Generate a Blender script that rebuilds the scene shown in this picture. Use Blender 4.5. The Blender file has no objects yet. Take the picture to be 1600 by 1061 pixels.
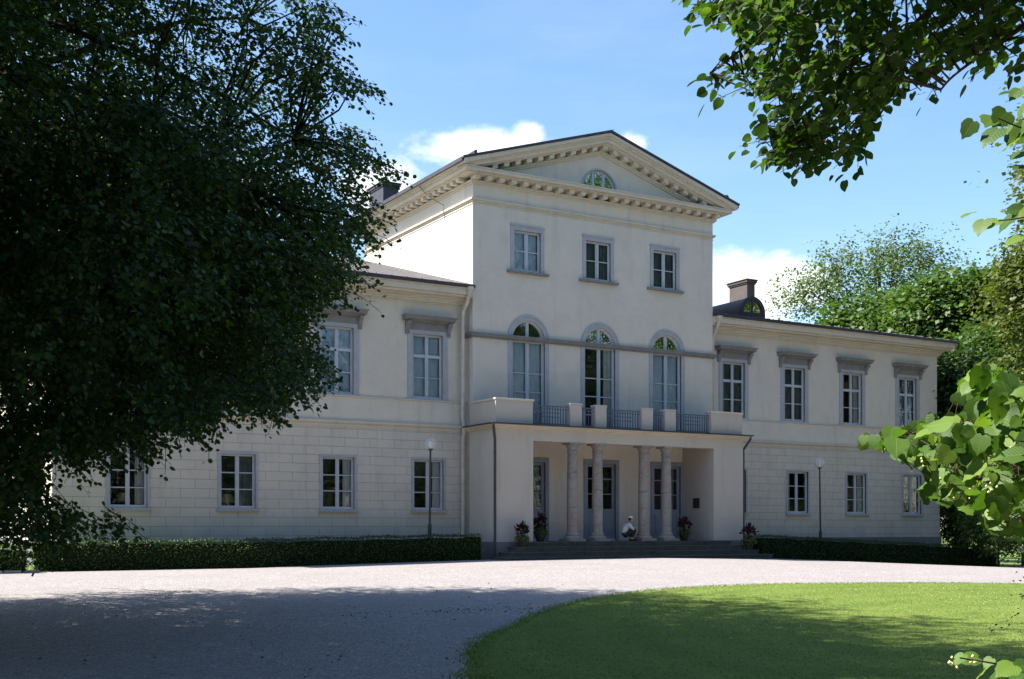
import bpy, bmesh, math, random
import numpy as np
from mathutils import Vector, Matrix
R = math.radians
random.seed(7); RNG = np.random.default_rng(7)
sc = bpy.context.scene
col = sc.collection

# ------------------------------------------------------------------ camera
CF, CHZ, CTH, CD, CH = 1877.66, 825.8, .5290, 39.92, 1.2   # focal px, horizon px, yaw, distance, height
cam = bpy.data.cameras.new('camera'); camo = bpy.data.objects.new('camera', cam); col.objects.link(camo)
cam.sensor_width = 36; cam.lens = 36*CF/1600; cam.shift_y = (CHZ-530.5)/1600
cam.clip_start = .05; cam.clip_end = 5000
camo.location = (0, -CD, CH); camo.rotation_euler = (math.pi/2, 0, -CTH)
sc.camera = camo
cc_, cs_ = math.cos(CTH), math.sin(CTH)
def ray(u, v):
    """unit viewing direction through photo point (u, v)"""
    t = (u-800)/CF; w = (CHZ-v)/CF
    return Vector((cs_+t*cc_, cc_-t*cs_, w)).normalized()
def at(u, v, d):
    return Vector((0, -CD, CH)) + ray(u, v)*d
def project(P):
    P = np.asarray(P); X = P[:, 0]; dy = P[:, 1]+CD
    zd = X*cs_+dy*cc_; xr = X*cc_-dy*cs_
    z = np.where(zd > .1, zd, .1)
    return 800+CF*xr/z, CHZ-CF*(P[:, 2]-CH)/z, zd

# ------------------------------------------------------------------ sky, sun, exposure
SUN_EL, SUN_AZ = R(50), R(26.5)      # sun from -X, a little behind the facade (+Y)
sd = Vector((-math.cos(SUN_AZ)*math.cos(SUN_EL), math.sin(SUN_AZ)*math.cos(SUN_EL), math.sin(SUN_EL)))
sun = bpy.data.lights.new('sun', 'SUN'); suno = bpy.data.objects.new('sun', sun); col.objects.link(suno)
sun.energy = 5.0; sun.angle = R(.5); sun.color = (1, .95, .87)
suno.rotation_euler = sd.to_track_quat('Z', 'Y').to_euler()
world = bpy.data.worlds.new('World'); sc.world = world; world.use_nodes = True
wn = world.node_tree; wn.nodes.clear()
def N(nt, t, **k):
    n = nt.nodes.new(t)
    for a, b in k.items():
        if a.startswith('i_'):
            kk = a[2:]; kk = int(kk) if kk.isdigit() else kk
            n.inputs[kk].default_value = b
        else: setattr(n, a, b)
    return n
def build_world():
    nt = wn; L = nt.links.new
    sky = N(nt, 'ShaderNodeTexSky', sky_type='NISHITA', sun_disc=False)
    sky.sun_elevation = SUN_EL; sky.sun_rotation = math.atan2(sd.x, sd.y)
    sky.air_density = 1.0; sky.dust_density = .6; sky.ozone_density = 1.6
    tc = N(nt, 'ShaderNodeTexCoord')
    bg1 = N(nt, 'ShaderNodeBackground'); bg1.inputs[1].default_value = .100
    hsv = N(nt, 'ShaderNodeHueSaturation', i_Saturation=1.12, i_Value=1.0); L(sky.outputs[0], hsv.inputs['Color'])
    L(hsv.outputs[0], bg1.inputs[0])
    nz = N(nt, 'ShaderNodeTexNoise', i_Scale=9.0, i_Detail=9.0, i_Roughness=.62, i_Distortion=.25)
    mp = N(nt, 'ShaderNodeMapping'); mp.inputs['Scale'].default_value = (1, 1, 1.9)
    L(tc.outputs['Generated'], mp.inputs[0]); L(mp.outputs[0], nz.inputs['Vector'])
    total = None
    for (u, v, w, h, dens) in ((745, 236, 140, 34, 1.15), (825, 212, 30, 22, 1.1), (600, 290, 70, 60, 1.35), (1180, 447, 112, 62, 1.5), (988, 228, 36, 24, 1.15),
                         (300, 330, 260, 60, .9), (1900, 420, 150, 50, .9), (-500, 300, 250, 90, 1), (2500, 380, 400, 70, .8)):
        d = ray(u, v); r = Vector((d.y, -d.x, 0)).normalized(); up = r.cross(d).normalized()
        k = CF/((u-800)**2/CF+CF)
        def dot(vec, s):
            n = N(nt, 'ShaderNodeVectorMath', operation='DOT_PRODUCT'); L(tc.outputs['Generated'], n.inputs[0]); n.inputs[1].default_value = vec*s
            a = N(nt, 'ShaderNodeMath', operation='ABSOLUTE'); L(n.outputs['Value'], a.inputs[0])
            m = N(nt, 'ShaderNodeMath', operation='MULTIPLY'); L(a.outputs[0], m.inputs[0]); L(a.outputs[0], m.inputs[1])
            return m.outputs[0]
        a = dot(r, CF/w*1.0); b = dot(up, CF/h*1.0)
        s = N(nt, 'ShaderNodeMath', operation='ADD'); L(a, s.inputs[0]); L(b, s.inputs[1])
        q = N(nt, 'ShaderNodeMath', operation='SUBTRACT'); q.inputs[0].default_value = dens; L(s.outputs[0], q.inputs[1])
        # only the half sphere in front of this direction
        f = N(nt, 'ShaderNodeVectorMath', operation='DOT_PRODUCT'); L(tc.outputs['Generated'], f.inputs[0]); f.inputs[1].default_value = d
        g = N(nt, 'ShaderNodeMath', operation='GREATER_THAN'); L(f.outputs['Value'], g.inputs[0]); g.inputs[1].default_value = 0
        mm = N(nt, 'ShaderNodeMath', operation='MULTIPLY'); 
        mx0 = N(nt, 'ShaderNodeMath', operation='MAXIMUM'); L(q.outputs[0], mx0.inputs[0]); mx0.inputs[1].default_value = -1.5
        ad = N(nt, 'ShaderNodeMath', operation='ADD'); L(mx0.outputs[0], ad.inputs[0]); ad.inputs[1].default_value = 1.5
        L(ad.outputs[0], mm.inputs[0]); L(g.outputs[0], mm.inputs[1])
        if total is None: total = mm.outputs[0]
        else:
            t = N(nt, 'ShaderNodeMath', operation='MAXIMUM'); L(total, t.inputs[0]); L(mm.outputs[0], t.inputs[1]); total = t.outputs[0]
    # total in 0..2.6 ; add noise
    nm = N(nt, 'ShaderNodeMath', operation='MULTIPLY_ADD'); L(nz.outputs[0], nm.inputs[0]); nm.inputs[1].default_value = 5.0; L(total, nm.inputs[2])
    rp = N(nt, 'ShaderNodeMapRange', interpolation_type='SMOOTHSTEP'); L(nm.outputs[0], rp.inputs[0])
    rp.inputs[1].default_value = 4.05; rp.inputs[2].default_value = 5.3
    # thin high haze streaks
    nz2 = N(nt, 'ShaderNodeTexNoise', i_Scale=3.0, i_Detail=6.0, i_Roughness=.6); mp2 = N(nt, 'ShaderNodeMapping'); mp2.inputs['Scale'].default_value = (1, 1, 4)
    L(tc.outputs['Generated'], mp2.inputs[0]); L(mp2.outputs[0], nz2.inputs['Vector'])
    r2 = N(nt, 'ShaderNodeMapRange'); L(nz2.outputs[0], r2.inputs[0]); r2.inputs[1].default_value = .5; r2.inputs[2].default_value = .8; r2.inputs[4].default_value = .12
    mxx = N(nt, 'ShaderNodeMath', operation='MAXIMUM'); L(rp.outputs[0], mxx.inputs[0]); L(r2.outputs[0], mxx.inputs[1])
    bg2 = N(nt, 'ShaderNodeBackground'); bg2.inputs[0].default_value = (.93, .96, 1, 1); bg2.inputs[1].default_value = CLOUD
    mix = N(nt, 'ShaderNodeMixShader'); L(mxx.outputs[0], mix.inputs[0]); L(bg1.outputs[0], mix.inputs[1]); L(bg2.outputs[0], mix.inputs[2])
    out = N(nt, 'ShaderNodeOutputWorld'); L(mix.outputs[0], out.inputs[0])
CLOUD = .58
build_world()
sc.view_settings.view_transform = 'Standard'; sc.view_settings.look = 'None'; sc.view_settings.gamma = 1
sc.view_settings.exposure = 1.43

# ------------------------------------------------------------------ materials
def mat(name, color=(.5, .5, .5), rough=.8, spec=.3, metallic=0, bump=None, var=None, custom=None):
    m = bpy.data.materials.new(name); m.use_nodes = True; nt = m.node_tree; L = nt.links.new
    b = nt.nodes['Principled BSDF']
    b.inputs['Base Color'].default_value = (*color, 1); b.inputs['Roughness'].default_value = rough
    b.inputs['Specular IOR Level'].default_value = spec; b.inputs['Metallic'].default_value = metallic
    tc = N(nt, 'ShaderNodeTexCoord')
    if var:   # (scale, darker factor, second colour)
        sc_, col2 = var
        nz = N(nt, 'ShaderNodeTexNoise', i_Scale=sc_, i_Detail=6.0, i_Roughness=.6); L(tc.outputs['Object'], nz.inputs['Vector'])
        rr = N(nt, 'ShaderNodeMapRange'); L(nz.outputs[0], rr.inputs[0]); rr.inputs[1].default_value = .35; rr.inputs[2].default_value = .65
        mx = N(nt, 'ShaderNodeMix', data_type='RGBA'); L(rr.outputs[0], mx.inputs[0]); mx.inputs[6].default_value = (*color, 1); mx.inputs[7].default_value = (*col2, 1)
        L(mx.outputs[2], b.inputs['Base Color'])
    if bump:
        sc_, st = bump
        nz = N(nt, 'ShaderNodeTexNoise', i_Scale=sc_, i_Detail=5.0); L(tc.outputs['Object'], nz.inputs['Vector'])
        bm = N(nt, 'ShaderNodeBump', i_Strength=st, i_Distance=.02); L(nz.outputs[0], bm.inputs['Height']); L(bm.outputs[0], b.inputs['Normal'])
    if custom: custom(m, nt, b, tc, L)
    return m
def ramp(nt, L, src, pts):
    r = N(nt, 'ShaderNodeValToRGB'); L(src, r.inputs[0]); e = r.color_ramp.elements
    e[0].position, e[0].color = pts[0][0], (*pts[0][1], 1); e[1].position, e[1].color = pts[-1][0], (*pts[-1][1], 1)
    for p, c in pts[1:-1]:
        x = e.new(p); x.color = (*c, 1)
    return r.outputs[0]
def mixc(nt, L, f, a, b, mode='MIX'):
    mx = N(nt, 'ShaderNodeMix', data_type='RGBA', blend_type=mode)
    for i, s in ((0, f), (6, a), (7, b)):
        if hasattr(s, 'is_output'): L(s, mx.inputs[i])
        else: mx.inputs[i].default_value = s if i == 0 else (*s, 1)
    return mx.outputs[2]
def noise(nt, L, vec, scale, detail=5, rough=.6, dist=0, sx=(1, 1, 1)):
    if sx != (1, 1, 1):
        mp = N(nt, 'ShaderNodeMapping'); mp.inputs['Scale'].default_value = sx; L(vec, mp.inputs[0]); vec = mp.outputs[0]
    n = N(nt, 'ShaderNodeTexNoise', i_Scale=scale, i_Detail=float(detail), i_Roughness=rough, i_Distortion=dist); L(vec, n.inputs['Vector'])
    return n.outputs[0]
def mrange(nt, L, s, a, b, c=0., d=1.):
    r = N(nt, 'ShaderNodeMapRange'); L(s, r.inputs[0])
    for i, v in enumerate((a, b, c, d)): r.inputs[i+1].default_value = v
    return r.outputs[0]
def mth(nt, L, op, a, b=None):
    n = N(nt, 'ShaderNodeMath', operation=op)
    for i, s in enumerate((a, b)):
        if s is None: continue
        if hasattr(s, 'is_output'): L(s, n.inputs[i])
        else: n.inputs[i].default_value = s
    return n.outputs[0]

def plaster(base, stain, rust=False, lowdirt=None):
    def f(m, nt, b, tc, L):
        v = tc.outputs['Object']
        sep = N(nt, 'ShaderNodeSeparateXYZ'); L(v, sep.inputs[0])
        c = mixc(nt, L, mrange(nt, L, noise(nt, L, v, .35, 4), .35, .65), base, tuple(x*.93 for x in base))
        c = mixc(nt, L, mrange(nt, L, noise(nt, L, v, 1.6, 8, .7), .45, .75, 0, .45), c, stain)
        # rain streaks, long in height
        c = mixc(nt, L, mrange(nt, L, noise(nt, L, v, 2.2, 6, .7, 0, (1, 1, .12)), .54, .76, 0, .38), c, tuple(x*.74 for x in stain))
        c = mixc(nt, L, mrange(nt, L, noise(nt, L, v, 14, 4, .7), .3, .7, 0, .14), c, tuple(x*.6 for x in stain))
        h = noise(nt, L, v, 9, 6, .65)
        if lowdirt:
            z0, z1, dc = lowdirt
            n2 = mth(nt, L, 'MULTIPLY', mrange(nt, L, sep.outputs[2], z0, z1, 1, 0), mrange(nt, L, noise(nt, L, v, 1.1, 6), .3, .6))
            c = mixc(nt, L, n2, c, dc)
        if rust:
            # ashlar joints: courses of .315 m, blocks about .95 m
            def brick(mort, smooth):
                mp = N(nt, 'ShaderNodeMapping'); mp.inputs['Rotation'].default_value = (R(-90), 0, 0)
                xx = N(nt, 'ShaderNodeCombineXYZ'); ad = mth(nt, L, 'ADD', sep.outputs[0], sep.outputs[1]); L(ad, xx.inputs[0]); L(sep.outputs[2], xx.inputs[1])
                br = N(nt, 'ShaderNodeTexBrick'); L(xx.outputs[0], br.inputs['Vector'])
                br.inputs['Scale'].default_value = 1; br.inputs['Mortar Size'].default_value = mort; br.inputs['Mortar Smooth'].default_value = smooth
                br.inputs['Brick Width'].default_value = .97; br.inputs['Row Height'].default_value = .316
                br.inputs['Color1'].default_value = (1, 1, 1, 1); br.inputs['Color2'].default_value = (.86, .87, .88, 1); br.inputs['Mortar'].default_value = (0, 0, 0, 1)
                return br
            br = brick(.012, .3)
            hor = mth(nt, L, 'MULTIPLY', br.outputs['Fac'], mrange(nt, L, noise(nt, L, v, .9, 4), .3, .62, .25, 1))
            c = mixc(nt, L, mth(nt, L, 'MULTIPLY', mrange(nt, L, noise(nt, L, v, .5, 2), .3, .7, .3, .8), .5), c, mixc(nt, L, 1., c, br.outputs['Color'], 'MULTIPLY'))
            c = mixc(nt, L, mth(nt, L, 'MULTIPLY', hor, .2), c, tuple(x*.5 for x in stain))
            hh = mth(nt, L, 'SUBTRACT', mth(nt, L, 'MULTIPLY', h, .25), br.outputs['Fac'])
            bm = N(nt, 'ShaderNodeBump', i_Strength=.5, i_Distance=.012); L(hh, bm.inputs['Height'])
        else:
            bm = N(nt, 'ShaderNodeBump', i_Strength=.35, i_Distance=.012); L(h, bm.inputs['Height'])
        L(bm.outputs[0], b.inputs['Normal']); L(c, b.inputs['Base Color'])
    return mat('plaster', base, .9, .15, custom=f)
M = {}
M['wall'] = plaster((.69, .61, .505), (.50, .435, .36))
M['wall_c'] = plaster((.69, .615, .53), (.51, .455, .395))
M['wall_r'] = plaster((.65, .575, .485), (.45, .395, .34), True, (.6, 1.8, (.40, .385, .385)))
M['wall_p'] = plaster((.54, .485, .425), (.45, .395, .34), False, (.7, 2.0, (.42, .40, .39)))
M['trim'] = plaster((.66, .59, .49), (.49, .41, .31))
M['plinth'] = plaster((.19, .19, .20), (.12, .12, .125))
M['gray'] = mat('grey_stone_trim', (.25, .24, .235), .8, .2, var=(3, (.195, .19, .185)), bump=(20, .2))
M['casing'] = mat('blue_grey_casing', (.41, .405, .425), .65, .3, var=(4, (.35, .35, .37)), bump=(25, .1))
M['sash'] = mat('pale_blue_grey_paint', (.50, .52, .56), .5, .4, var=(5, (.44, .46, .50)))
M['doorp'] = mat('door_paint', (.24, .265, .32), .5, .35, var=(3, (.20, .225, .28)))
M['metal'] = mat('dark_roof_metal', (.035, .032, .04), .5, .4, var=(3, (.06, .05, .06)))
M['roof'] = mat('roof_sheet', (.14, .128, .125), .6, .3, var=(1.2, (.105, .097, .096)))
M['copper'] = mat('brown_sheet_metal', (.105, .085, .08), .6, .4, var=(2, (.08, .065, .06)))
M['rail'] = mat('railing_iron', (.10, .12, .16), .5, .4)
M['pipe_w'] = mat('cream_pipe', (.60, .54, .47), .55, .3, var=(4, (.48, .43, .36)))
M['pipe_d'] = mat('dark_pipe', (.045, .043, .05), .5, .4)
M['room'] = mat('dark_room_shade', (.035, .032, .03), .9, .1)  # near-black: dimness of the unlit rooms put into the colour
M['curtain'] = mat('white_curtain', (.66, .68, .68), .9, .1, bump=(6, .3))
M['blind'] = mat('sky_tinted_blind', (.66, .74, .86), .9, .1, var=(1.5, (.56, .64, .76)))  # pale blind, with the blue of mirrored sky put into its colour
M['blind_d'] = mat('grey_net_curtain', (.20, .235, .235), .9, .1, var=(4, (.13, .16, .16)))
M['lampshade'] = mat('lampshade', (.8, .72, .5), .9, .1)
M['brass'] = mat('brass', (.4, .3, .12), .4, .5, metallic=.8)
def step_f(m, nt, b, tc, L):
    v = tc.outputs['Object']
    c = mixc(nt, L, mrange(nt, L, noise(nt, L, v, 2.0, 8, .7), .35, .7), (.085, .09, .082), (.045, .052, .05))
    c = mixc(nt, L, mrange(nt, L, noise(nt, L, v, 12, 5, .7), .5, .75, 0, .6), c, (.15, .15, .135))
    L(c, b.inputs['Base Color'])
M['step'] = mat('worn_stone_step', (.1, .1, .1), .85, .2, bump=(8, .6), custom=step_f)
def marble(m, nt, b, tc, L):
    v = tc.outputs['Object']
    n1 = noise(nt, L, v, .9, 3, .55, .6, (1, 1, .8))
    c = ramp(nt, L, n1, [(.3, (.22, .205, .19)), (.5, (.30, .28, .25)), (.62, (.31, .245, .215)), (.72, (.35, .20, .165))])
    n2 = noise(nt, L, v, 1.0, 4, .6, 1.0, (.7, .7, 1.6))
    c = mixc(nt, L, mrange(nt, L, mth(nt, L, 'ABSOLUTE', mth(nt, L, 'SUBTRACT', n2, .5)), 0, .03, .6, 0), c, (.19, .175, .165))
    sp = N(nt, 'ShaderNodeSeparateXYZ'); L(v, sp.inputs[0]); wz = mth(nt, L, 'ADD', sp.outputs[2], mth(nt, L, 'MULTIPLY', noise(nt, L, v, 1.7, 2), .5)); jf = mth(nt, L, 'ABSOLUTE', mth(nt, L, 'SUBTRACT', mth(nt, L, 'FRACT', mth(nt, L, 'MULTIPLY', wz, 1.55)), .5))
    c = mixc(nt, L, mrange(nt, L, jf, 0, .035, .7, 0), c, (.11, .10, .095))
    c = mixc(nt, L, mrange(nt, L, noise(nt, L, v, 6, 6, .7), .45, .7, 0, .5), c, (.17, .16, .15))
    L(c, b.inputs['Base Color'])
M['marble'] = mat('veined_marble', (.4, .36, .33), .55, .35, custom=marble)
def glass_m(name, ior, tint):
    m = bpy.data.materials.new(name); m.use_nodes = True; nt = m.node_tree; L = nt.links.new; nt.nodes.clear()
    tr = N(nt, 'ShaderNodeBsdfTransparent'); tr.inputs[0].default_value = (*tint, 1)
    gl = N(nt, 'ShaderNodeBsdfGlossy'); gl.inputs['Roughness'].default_value = .015; gl.inputs[0].default_value = (.95, .97, 1, 1)
    fr = N(nt, 'ShaderNodeFresnel'); fr.inputs[0].default_value = ior
    tc = N(nt, 'ShaderNodeTexCoord')
    nz = N(nt, 'ShaderNodeTexNoise', i_Scale=2.2, i_Detail=2.0); L(tc.outputs['Object'], nz.inputs['Vector'])
    bm = N(nt, 'ShaderNodeBump', i_Strength=.35, i_Distance=.03); L(nz.outputs[0], bm.inputs['Height']); L(bm.outputs[0], gl.inputs['Normal'])
    mx = N(nt, 'ShaderNodeMixShader'); L(fr.outputs[0], mx.inputs[0]); L(tr.outputs[0], mx.inputs[1]); L(gl.outputs[0], mx.inputs[2])
    o = N(nt, 'ShaderNodeOutputMaterial'); L(mx.outputs[0], o.inputs[0]); return m
M['glass'] = glass_m('window_glass', 1.75, (.90, .92, .93))
M['globe'] = mat('globe_glass', (.75, .77, .74), .08, .5)
def globe_f(m):
    nt = m.node_tree; b = nt.nodes['Principled BSDF']; t = nt.nodes.new('ShaderNodeBsdfTransparent'); x = nt.nodes.new('ShaderNodeMixShader'); lw = nt.nodes.new('ShaderNodeLayerWeight'); lw.inputs[0].default_value = .25
    mr = nt.nodes.new('ShaderNodeMapRange'); nt.links.new(lw.outputs['Facing'], mr.inputs[0]); mr.inputs[3].default_value = .26; mr.inputs[4].default_value = .6
    nt.links.new(mr.outputs[0], x.inputs[0]); nt.links.new(t.outputs[0], x.inputs[1]); nt.links.new(b.outputs[0], x.inputs[2]); nt.links.new(x.outputs[0], nt.nodes['Material Output'].inputs[0])
globe_f(M['globe'])

def leaf_mat(name, c1, c2, c3, trans=.35, rough=.5, spec=.35):
    m = bpy.data.materials.new(name); m.use_nodes = True; nt = m.node_tree; L = nt.links.new
    b = nt.nodes['Principled BSDF']; b.inputs['Roughness'].default_value = rough; b.inputs['Specular IOR Level'].default_value = spec
    g = N(nt, 'ShaderNodeNewGeometry')
    c = ramp(nt, L, g.outputs['Random Per Island'], [(0, c1), (.55, c2), (1, c3)])
    tc = N(nt, 'ShaderNodeTexCoord')
    c = mixc(nt, L, mrange(nt, L, noise(nt, L, tc.outputs['Object'], .7, 3), .35, .65, 0, .6), c, c1)
    L(c, b.inputs['Base Color'])
    t = N(nt, 'ShaderNodeBsdfTranslucent'); c2_ = mixc(nt, L, 1., c, (1.5, 1.7, .5), 'MULTIPLY'); L(c2_, t.inputs[0])
    mx = N(nt, 'ShaderNodeMixShader'); mx.inputs[0].default_value = trans
    L(b.outputs[0], mx.inputs[1]); L(t.outputs[0], mx.inputs[2]); L(mx.outputs[0], nt.nodes['Material Output'].inputs[0])
    return m
M['linden'] = leaf_mat('linden_leaf', (.024, .052, .011), (.046, .092, .017), (.11, .175, .032), .32)
M['linden_mid'] = leaf_mat('bough_linden_leaf', (.035, .080, .014), (.060, .125, .02), (.13, .205, .035), .42)  # lighter copy of the linden leaf, sunlit look put into the colour
M['linden_near'] = leaf_mat('near_linden_leaf', (.030, .075, .012), (.085, .165, .020), (.18, .27, .045), .36, .5, .3)  # leaf colour raised to stand for sun on the low bough
def veins(m):
    nt = m.node_tree; L = nt.links.new; b = nt.nodes['Principled BSDF']; a = N(nt, 'ShaderNodeAttribute', attribute_name='leafco'); sp = N(nt, 'ShaderNodeSeparateXYZ'); L(a.outputs['Vector'], sp.inputs[0])
    ay = mth(nt, L, 'ABSOLUTE', sp.outputs[1]); q = mth(nt, L, 'SUBTRACT', sp.outputs[0], mth(nt, L, 'MULTIPLY', ay, .8)); fr = mth(nt, L, 'ABSOLUTE', mth(nt, L, 'SUBTRACT', mth(nt, L, 'FRACT', mth(nt, L, 'MULTIPLY', mth(nt, L, 'ADD', q, 2.), 6.5)), .5))
    v1 = mrange(nt, L, fr, 0, .10, 1, 0); v2 = mrange(nt, L, ay, 0, .022, 1, 0); vv = mth(nt, L, 'MAXIMUM', v1, v2)
    src = b.inputs['Base Color'].links[0].from_socket; L(mixc(nt, L, mth(nt, L, 'MULTIPLY', vv, .45), src, (.20, .30, .09)), b.inputs['Base Color'])
    bm = N(nt, 'ShaderNodeBump', i_Strength=.25, i_Distance=.001); L(mth(nt, L, 'SUBTRACT', fr, vv), bm.inputs['Height']); L(bm.outputs[0], b.inputs['Normal'])
veins(M['linden_near'])
M['far_leaf'] = leaf_mat('broadleaf', (.04, .085, .018), (.07, .125, .025), (.12, .165, .04), .3)
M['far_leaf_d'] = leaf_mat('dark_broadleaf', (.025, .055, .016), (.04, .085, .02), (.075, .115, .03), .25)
M['far_leaf_y'] = leaf_mat('olive_broadleaf', (.06, .085, .018), (.095, .115, .025), (.14, .15, .04), .3)
M['far_leaf_l'] = leaf_mat('light_broadleaf', (.06, .10, .03), (.10, .145, .045), (.15, .19, .07), .35)
M['hedge'] = leaf_mat('hedge_leaf', (.028, .055, .014), (.042, .08, .018), (.075, .12, .028), .2)
M['hedge_l'] = leaf_mat('light_hedge_leaf', (.06, .11, .02), (.10, .16, .03), (.14, .2, .05), .3)
M['canna'] = leaf_mat('dark_red_leaf', (.028, .012, .016), (.05, .018, .022), (.04, .03, .02), .15)
M['lime'] = leaf_mat('lime_leaf', (.06, .11, .02), (.12, .18, .03), (.22, .26, .06), .3)
M['purple'] = leaf_mat('purple_leaf', (.03, .012, .02), (.05, .02, .03), (.06, .03, .03), .2)
M['flower'] = mat('linden_flower', (.72, .66, .28), .8, .1)
M['bark'] = mat('bark', (.032, .027, .022), .95, .1, var=(8, (.055, .045, .036)), bump=(14, .9))
M['twig'] = mat('young_bark', (.12, .08, .055), .8, .2)
M['core'] = mat('hedge_inner_shade', (.012, .018, .008), 1, 0)  # near-black colour stands for shade between the hedge leaves

# ------------------------------------------------------------------ mesh building
class MB:
    def __init__(s): s.v = []; s.f = []; s.T = None
    def p(s, pts):
        k = len(s.v)
        for q in pts:
            q = Vector(q)
            if s.T is not None: q = s.T @ q
            s.v.append(tuple(q))
        return k
    def face(s, pts):
        k = s.p(pts); s.f.append(tuple(range(k, k+len(pts)))); return s
    def box(s, x0, x1, y0, y1, z0, z1):
        k = s.p([(x0, y0, z0), (x1, y0, z0), (x1, y1, z0), (x0, y1, z0), (x0, y0, z1), (x1, y0, z1), (x1, y1, z1), (x0, y1, z1)])
        for f in ((0, 3, 2, 1), (4, 5, 6, 7), (0, 1, 5, 4), (1, 2, 6, 5), (2, 3, 7, 6), (3, 0, 4, 7)): s.f.append(tuple(k+i for i in f))
        return s
    def prism(s, poly, a, b, axis='y'):
        """poly of (p, q) extruded from a to b along axis"""
        n = len(poly)
        mk = {'y': lambda p, q, t: (p, t, q), 'x': lambda p, q, t: (t, p, q), 'z': lambda p, q, t: (p, q, t)}[axis]
        k = s.p([mk(p, q, a) for p, q in poly]+[mk(p, q, b) for p, q in poly])
        s.f.append(tuple(k+i for i in range(n))); s.f.append(tuple(k+n+i for i in reversed(range(n))))
        for i in range(n):
            j = (i+1) % n; s.f.append((k+j, k+i, k+n+i, k+n+j))
        return s
    def tube(s, pts, rad, n=8, cap=True):
        pts = [Vector(p) for p in pts]; rad = rad if isinstance(rad, (list, tuple)) else [rad]*len(pts)
        prev = None; rings = []
        for i, p in enumerate(pts):
            d = (pts[min(i+1, len(pts)-1)]-pts[max(i-1, 0)]).normalized()
            if prev is None: a = d.orthogonal().normalized()
            else: a = (prev-d*prev.dot(d)).normalized()
            prev = a; b = d.cross(a)
            rings.append(s.p([p+(a*math.cos(2*math.pi*j/n)+b*math.sin(2*math.pi*j/n))*rad[i] for j in range(n)]))
        for i in range(len(rings)-1):
            for j in range(n):
                k = (j+1) % n; s.f.append((rings[i]+j, rings[i]+k, rings[i+1]+k, rings[i+1]+j))
        if cap:
            s.f.append(tuple(rings[0]+j for j in reversed(range(n)))); s.f.append(tuple(rings[-1]+j for j in range(n)))
        return s
    def lathe(s, prof, c, n=24):
        """prof = [(r, z)...] round the vertical through c"""
        rings = [s.p([(c[0]+r*math.cos(2*math.pi*j/n), c[1]+r*math.sin(2*math.pi*j/n), c[2]+z) for j in range(n)]) for r, z in prof]
        for i in range(len(rings)-1):
            for j in range(n):
                k = (j+1) % n; s.f.append((rings[i]+j, rings[i]+k, rings[i+1]+k, rings[i+1]+j))
        s.f.append(tuple(rings[0]+j for j in reversed(range(n)))); s.f.append(tuple(rings[-1]+j for j in range(n)))
        return s
    def build(s, name, m, parent=None, origin=(0, 0, 0), smooth=False, bevel=0):
        me = bpy.data.meshes.new(name)
        o3 = Vector(origin)
        me.from_pydata([tuple(Vector(v)-o3) for v in s.v], [], s.f); me.update()
        if m is not None: me.materials.append(m)
        o = bpy.data.objects.new(name, me); col.objects.link(o)
        if parent is not None: o.parent = parent
        else: o.location = o3
        if smooth:
            for p in me.polygons: p.use_smooth = True
            me.set_sharp_from_angle(angle=R(40))
        if bevel:
            md = o.modifiers.new('bevel', 'BEVEL'); md.width = bevel; md.segments = 2; md.limit_method = 'ANGLE'; md.angle_limit = R(40)
        return o
def npmesh(name, V, F, m, parent=None, origin=(0, 0, 0), smooth=False):
    """V (n,3), F (k,c) arrays -> object"""
    me = bpy.data.meshes.new(name); V = np.asarray(V, dtype=np.float32)-np.asarray(origin, dtype=np.float32)
    me.vertices.add(len(V)); me.vertices.foreach_set('co', V.ravel())
    Fs = F if isinstance(F, list) else [F]
    tot = sum(f.size for f in Fs); cnt = sum(len(f) for f in Fs)
    me.loops.add(tot); me.polygons.add(cnt)
    me.loops.foreach_set('vertex_index', np.concatenate([f.ravel() for f in Fs]).astype(np.int32))
    st = []; o = 0
    for f in Fs:
        st.append(o+np.arange(len(f))*f.shape[1]); o += f.size
    me.polygons.foreach_set('loop_start', np.concatenate(st).astype(np.int32))
    me.update(calc_edges=True); me.materials.append(m)
    if smooth: me.polygons.foreach_set('use_smooth', np.ones(cnt, dtype=bool))
    ob = bpy.data.objects.new(name, me); col.objects.link(ob)
    if parent is not None: ob.parent = parent
    else: ob.location = origin
    return ob
def tag(o, label, cat, group=None, kind=None):
    o['label'] = label; o['category'] = cat
    if group: o['group'] = group
    if kind: o['kind'] = kind
    return o
def thing(name, label, cat, loc=(0, 0, 0), group=None):
    o = bpy.data.objects.new(name, None); col.objects.link(o); o.location = loc; o.empty_display_size = .3
    return tag(o, label, cat, group)

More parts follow.
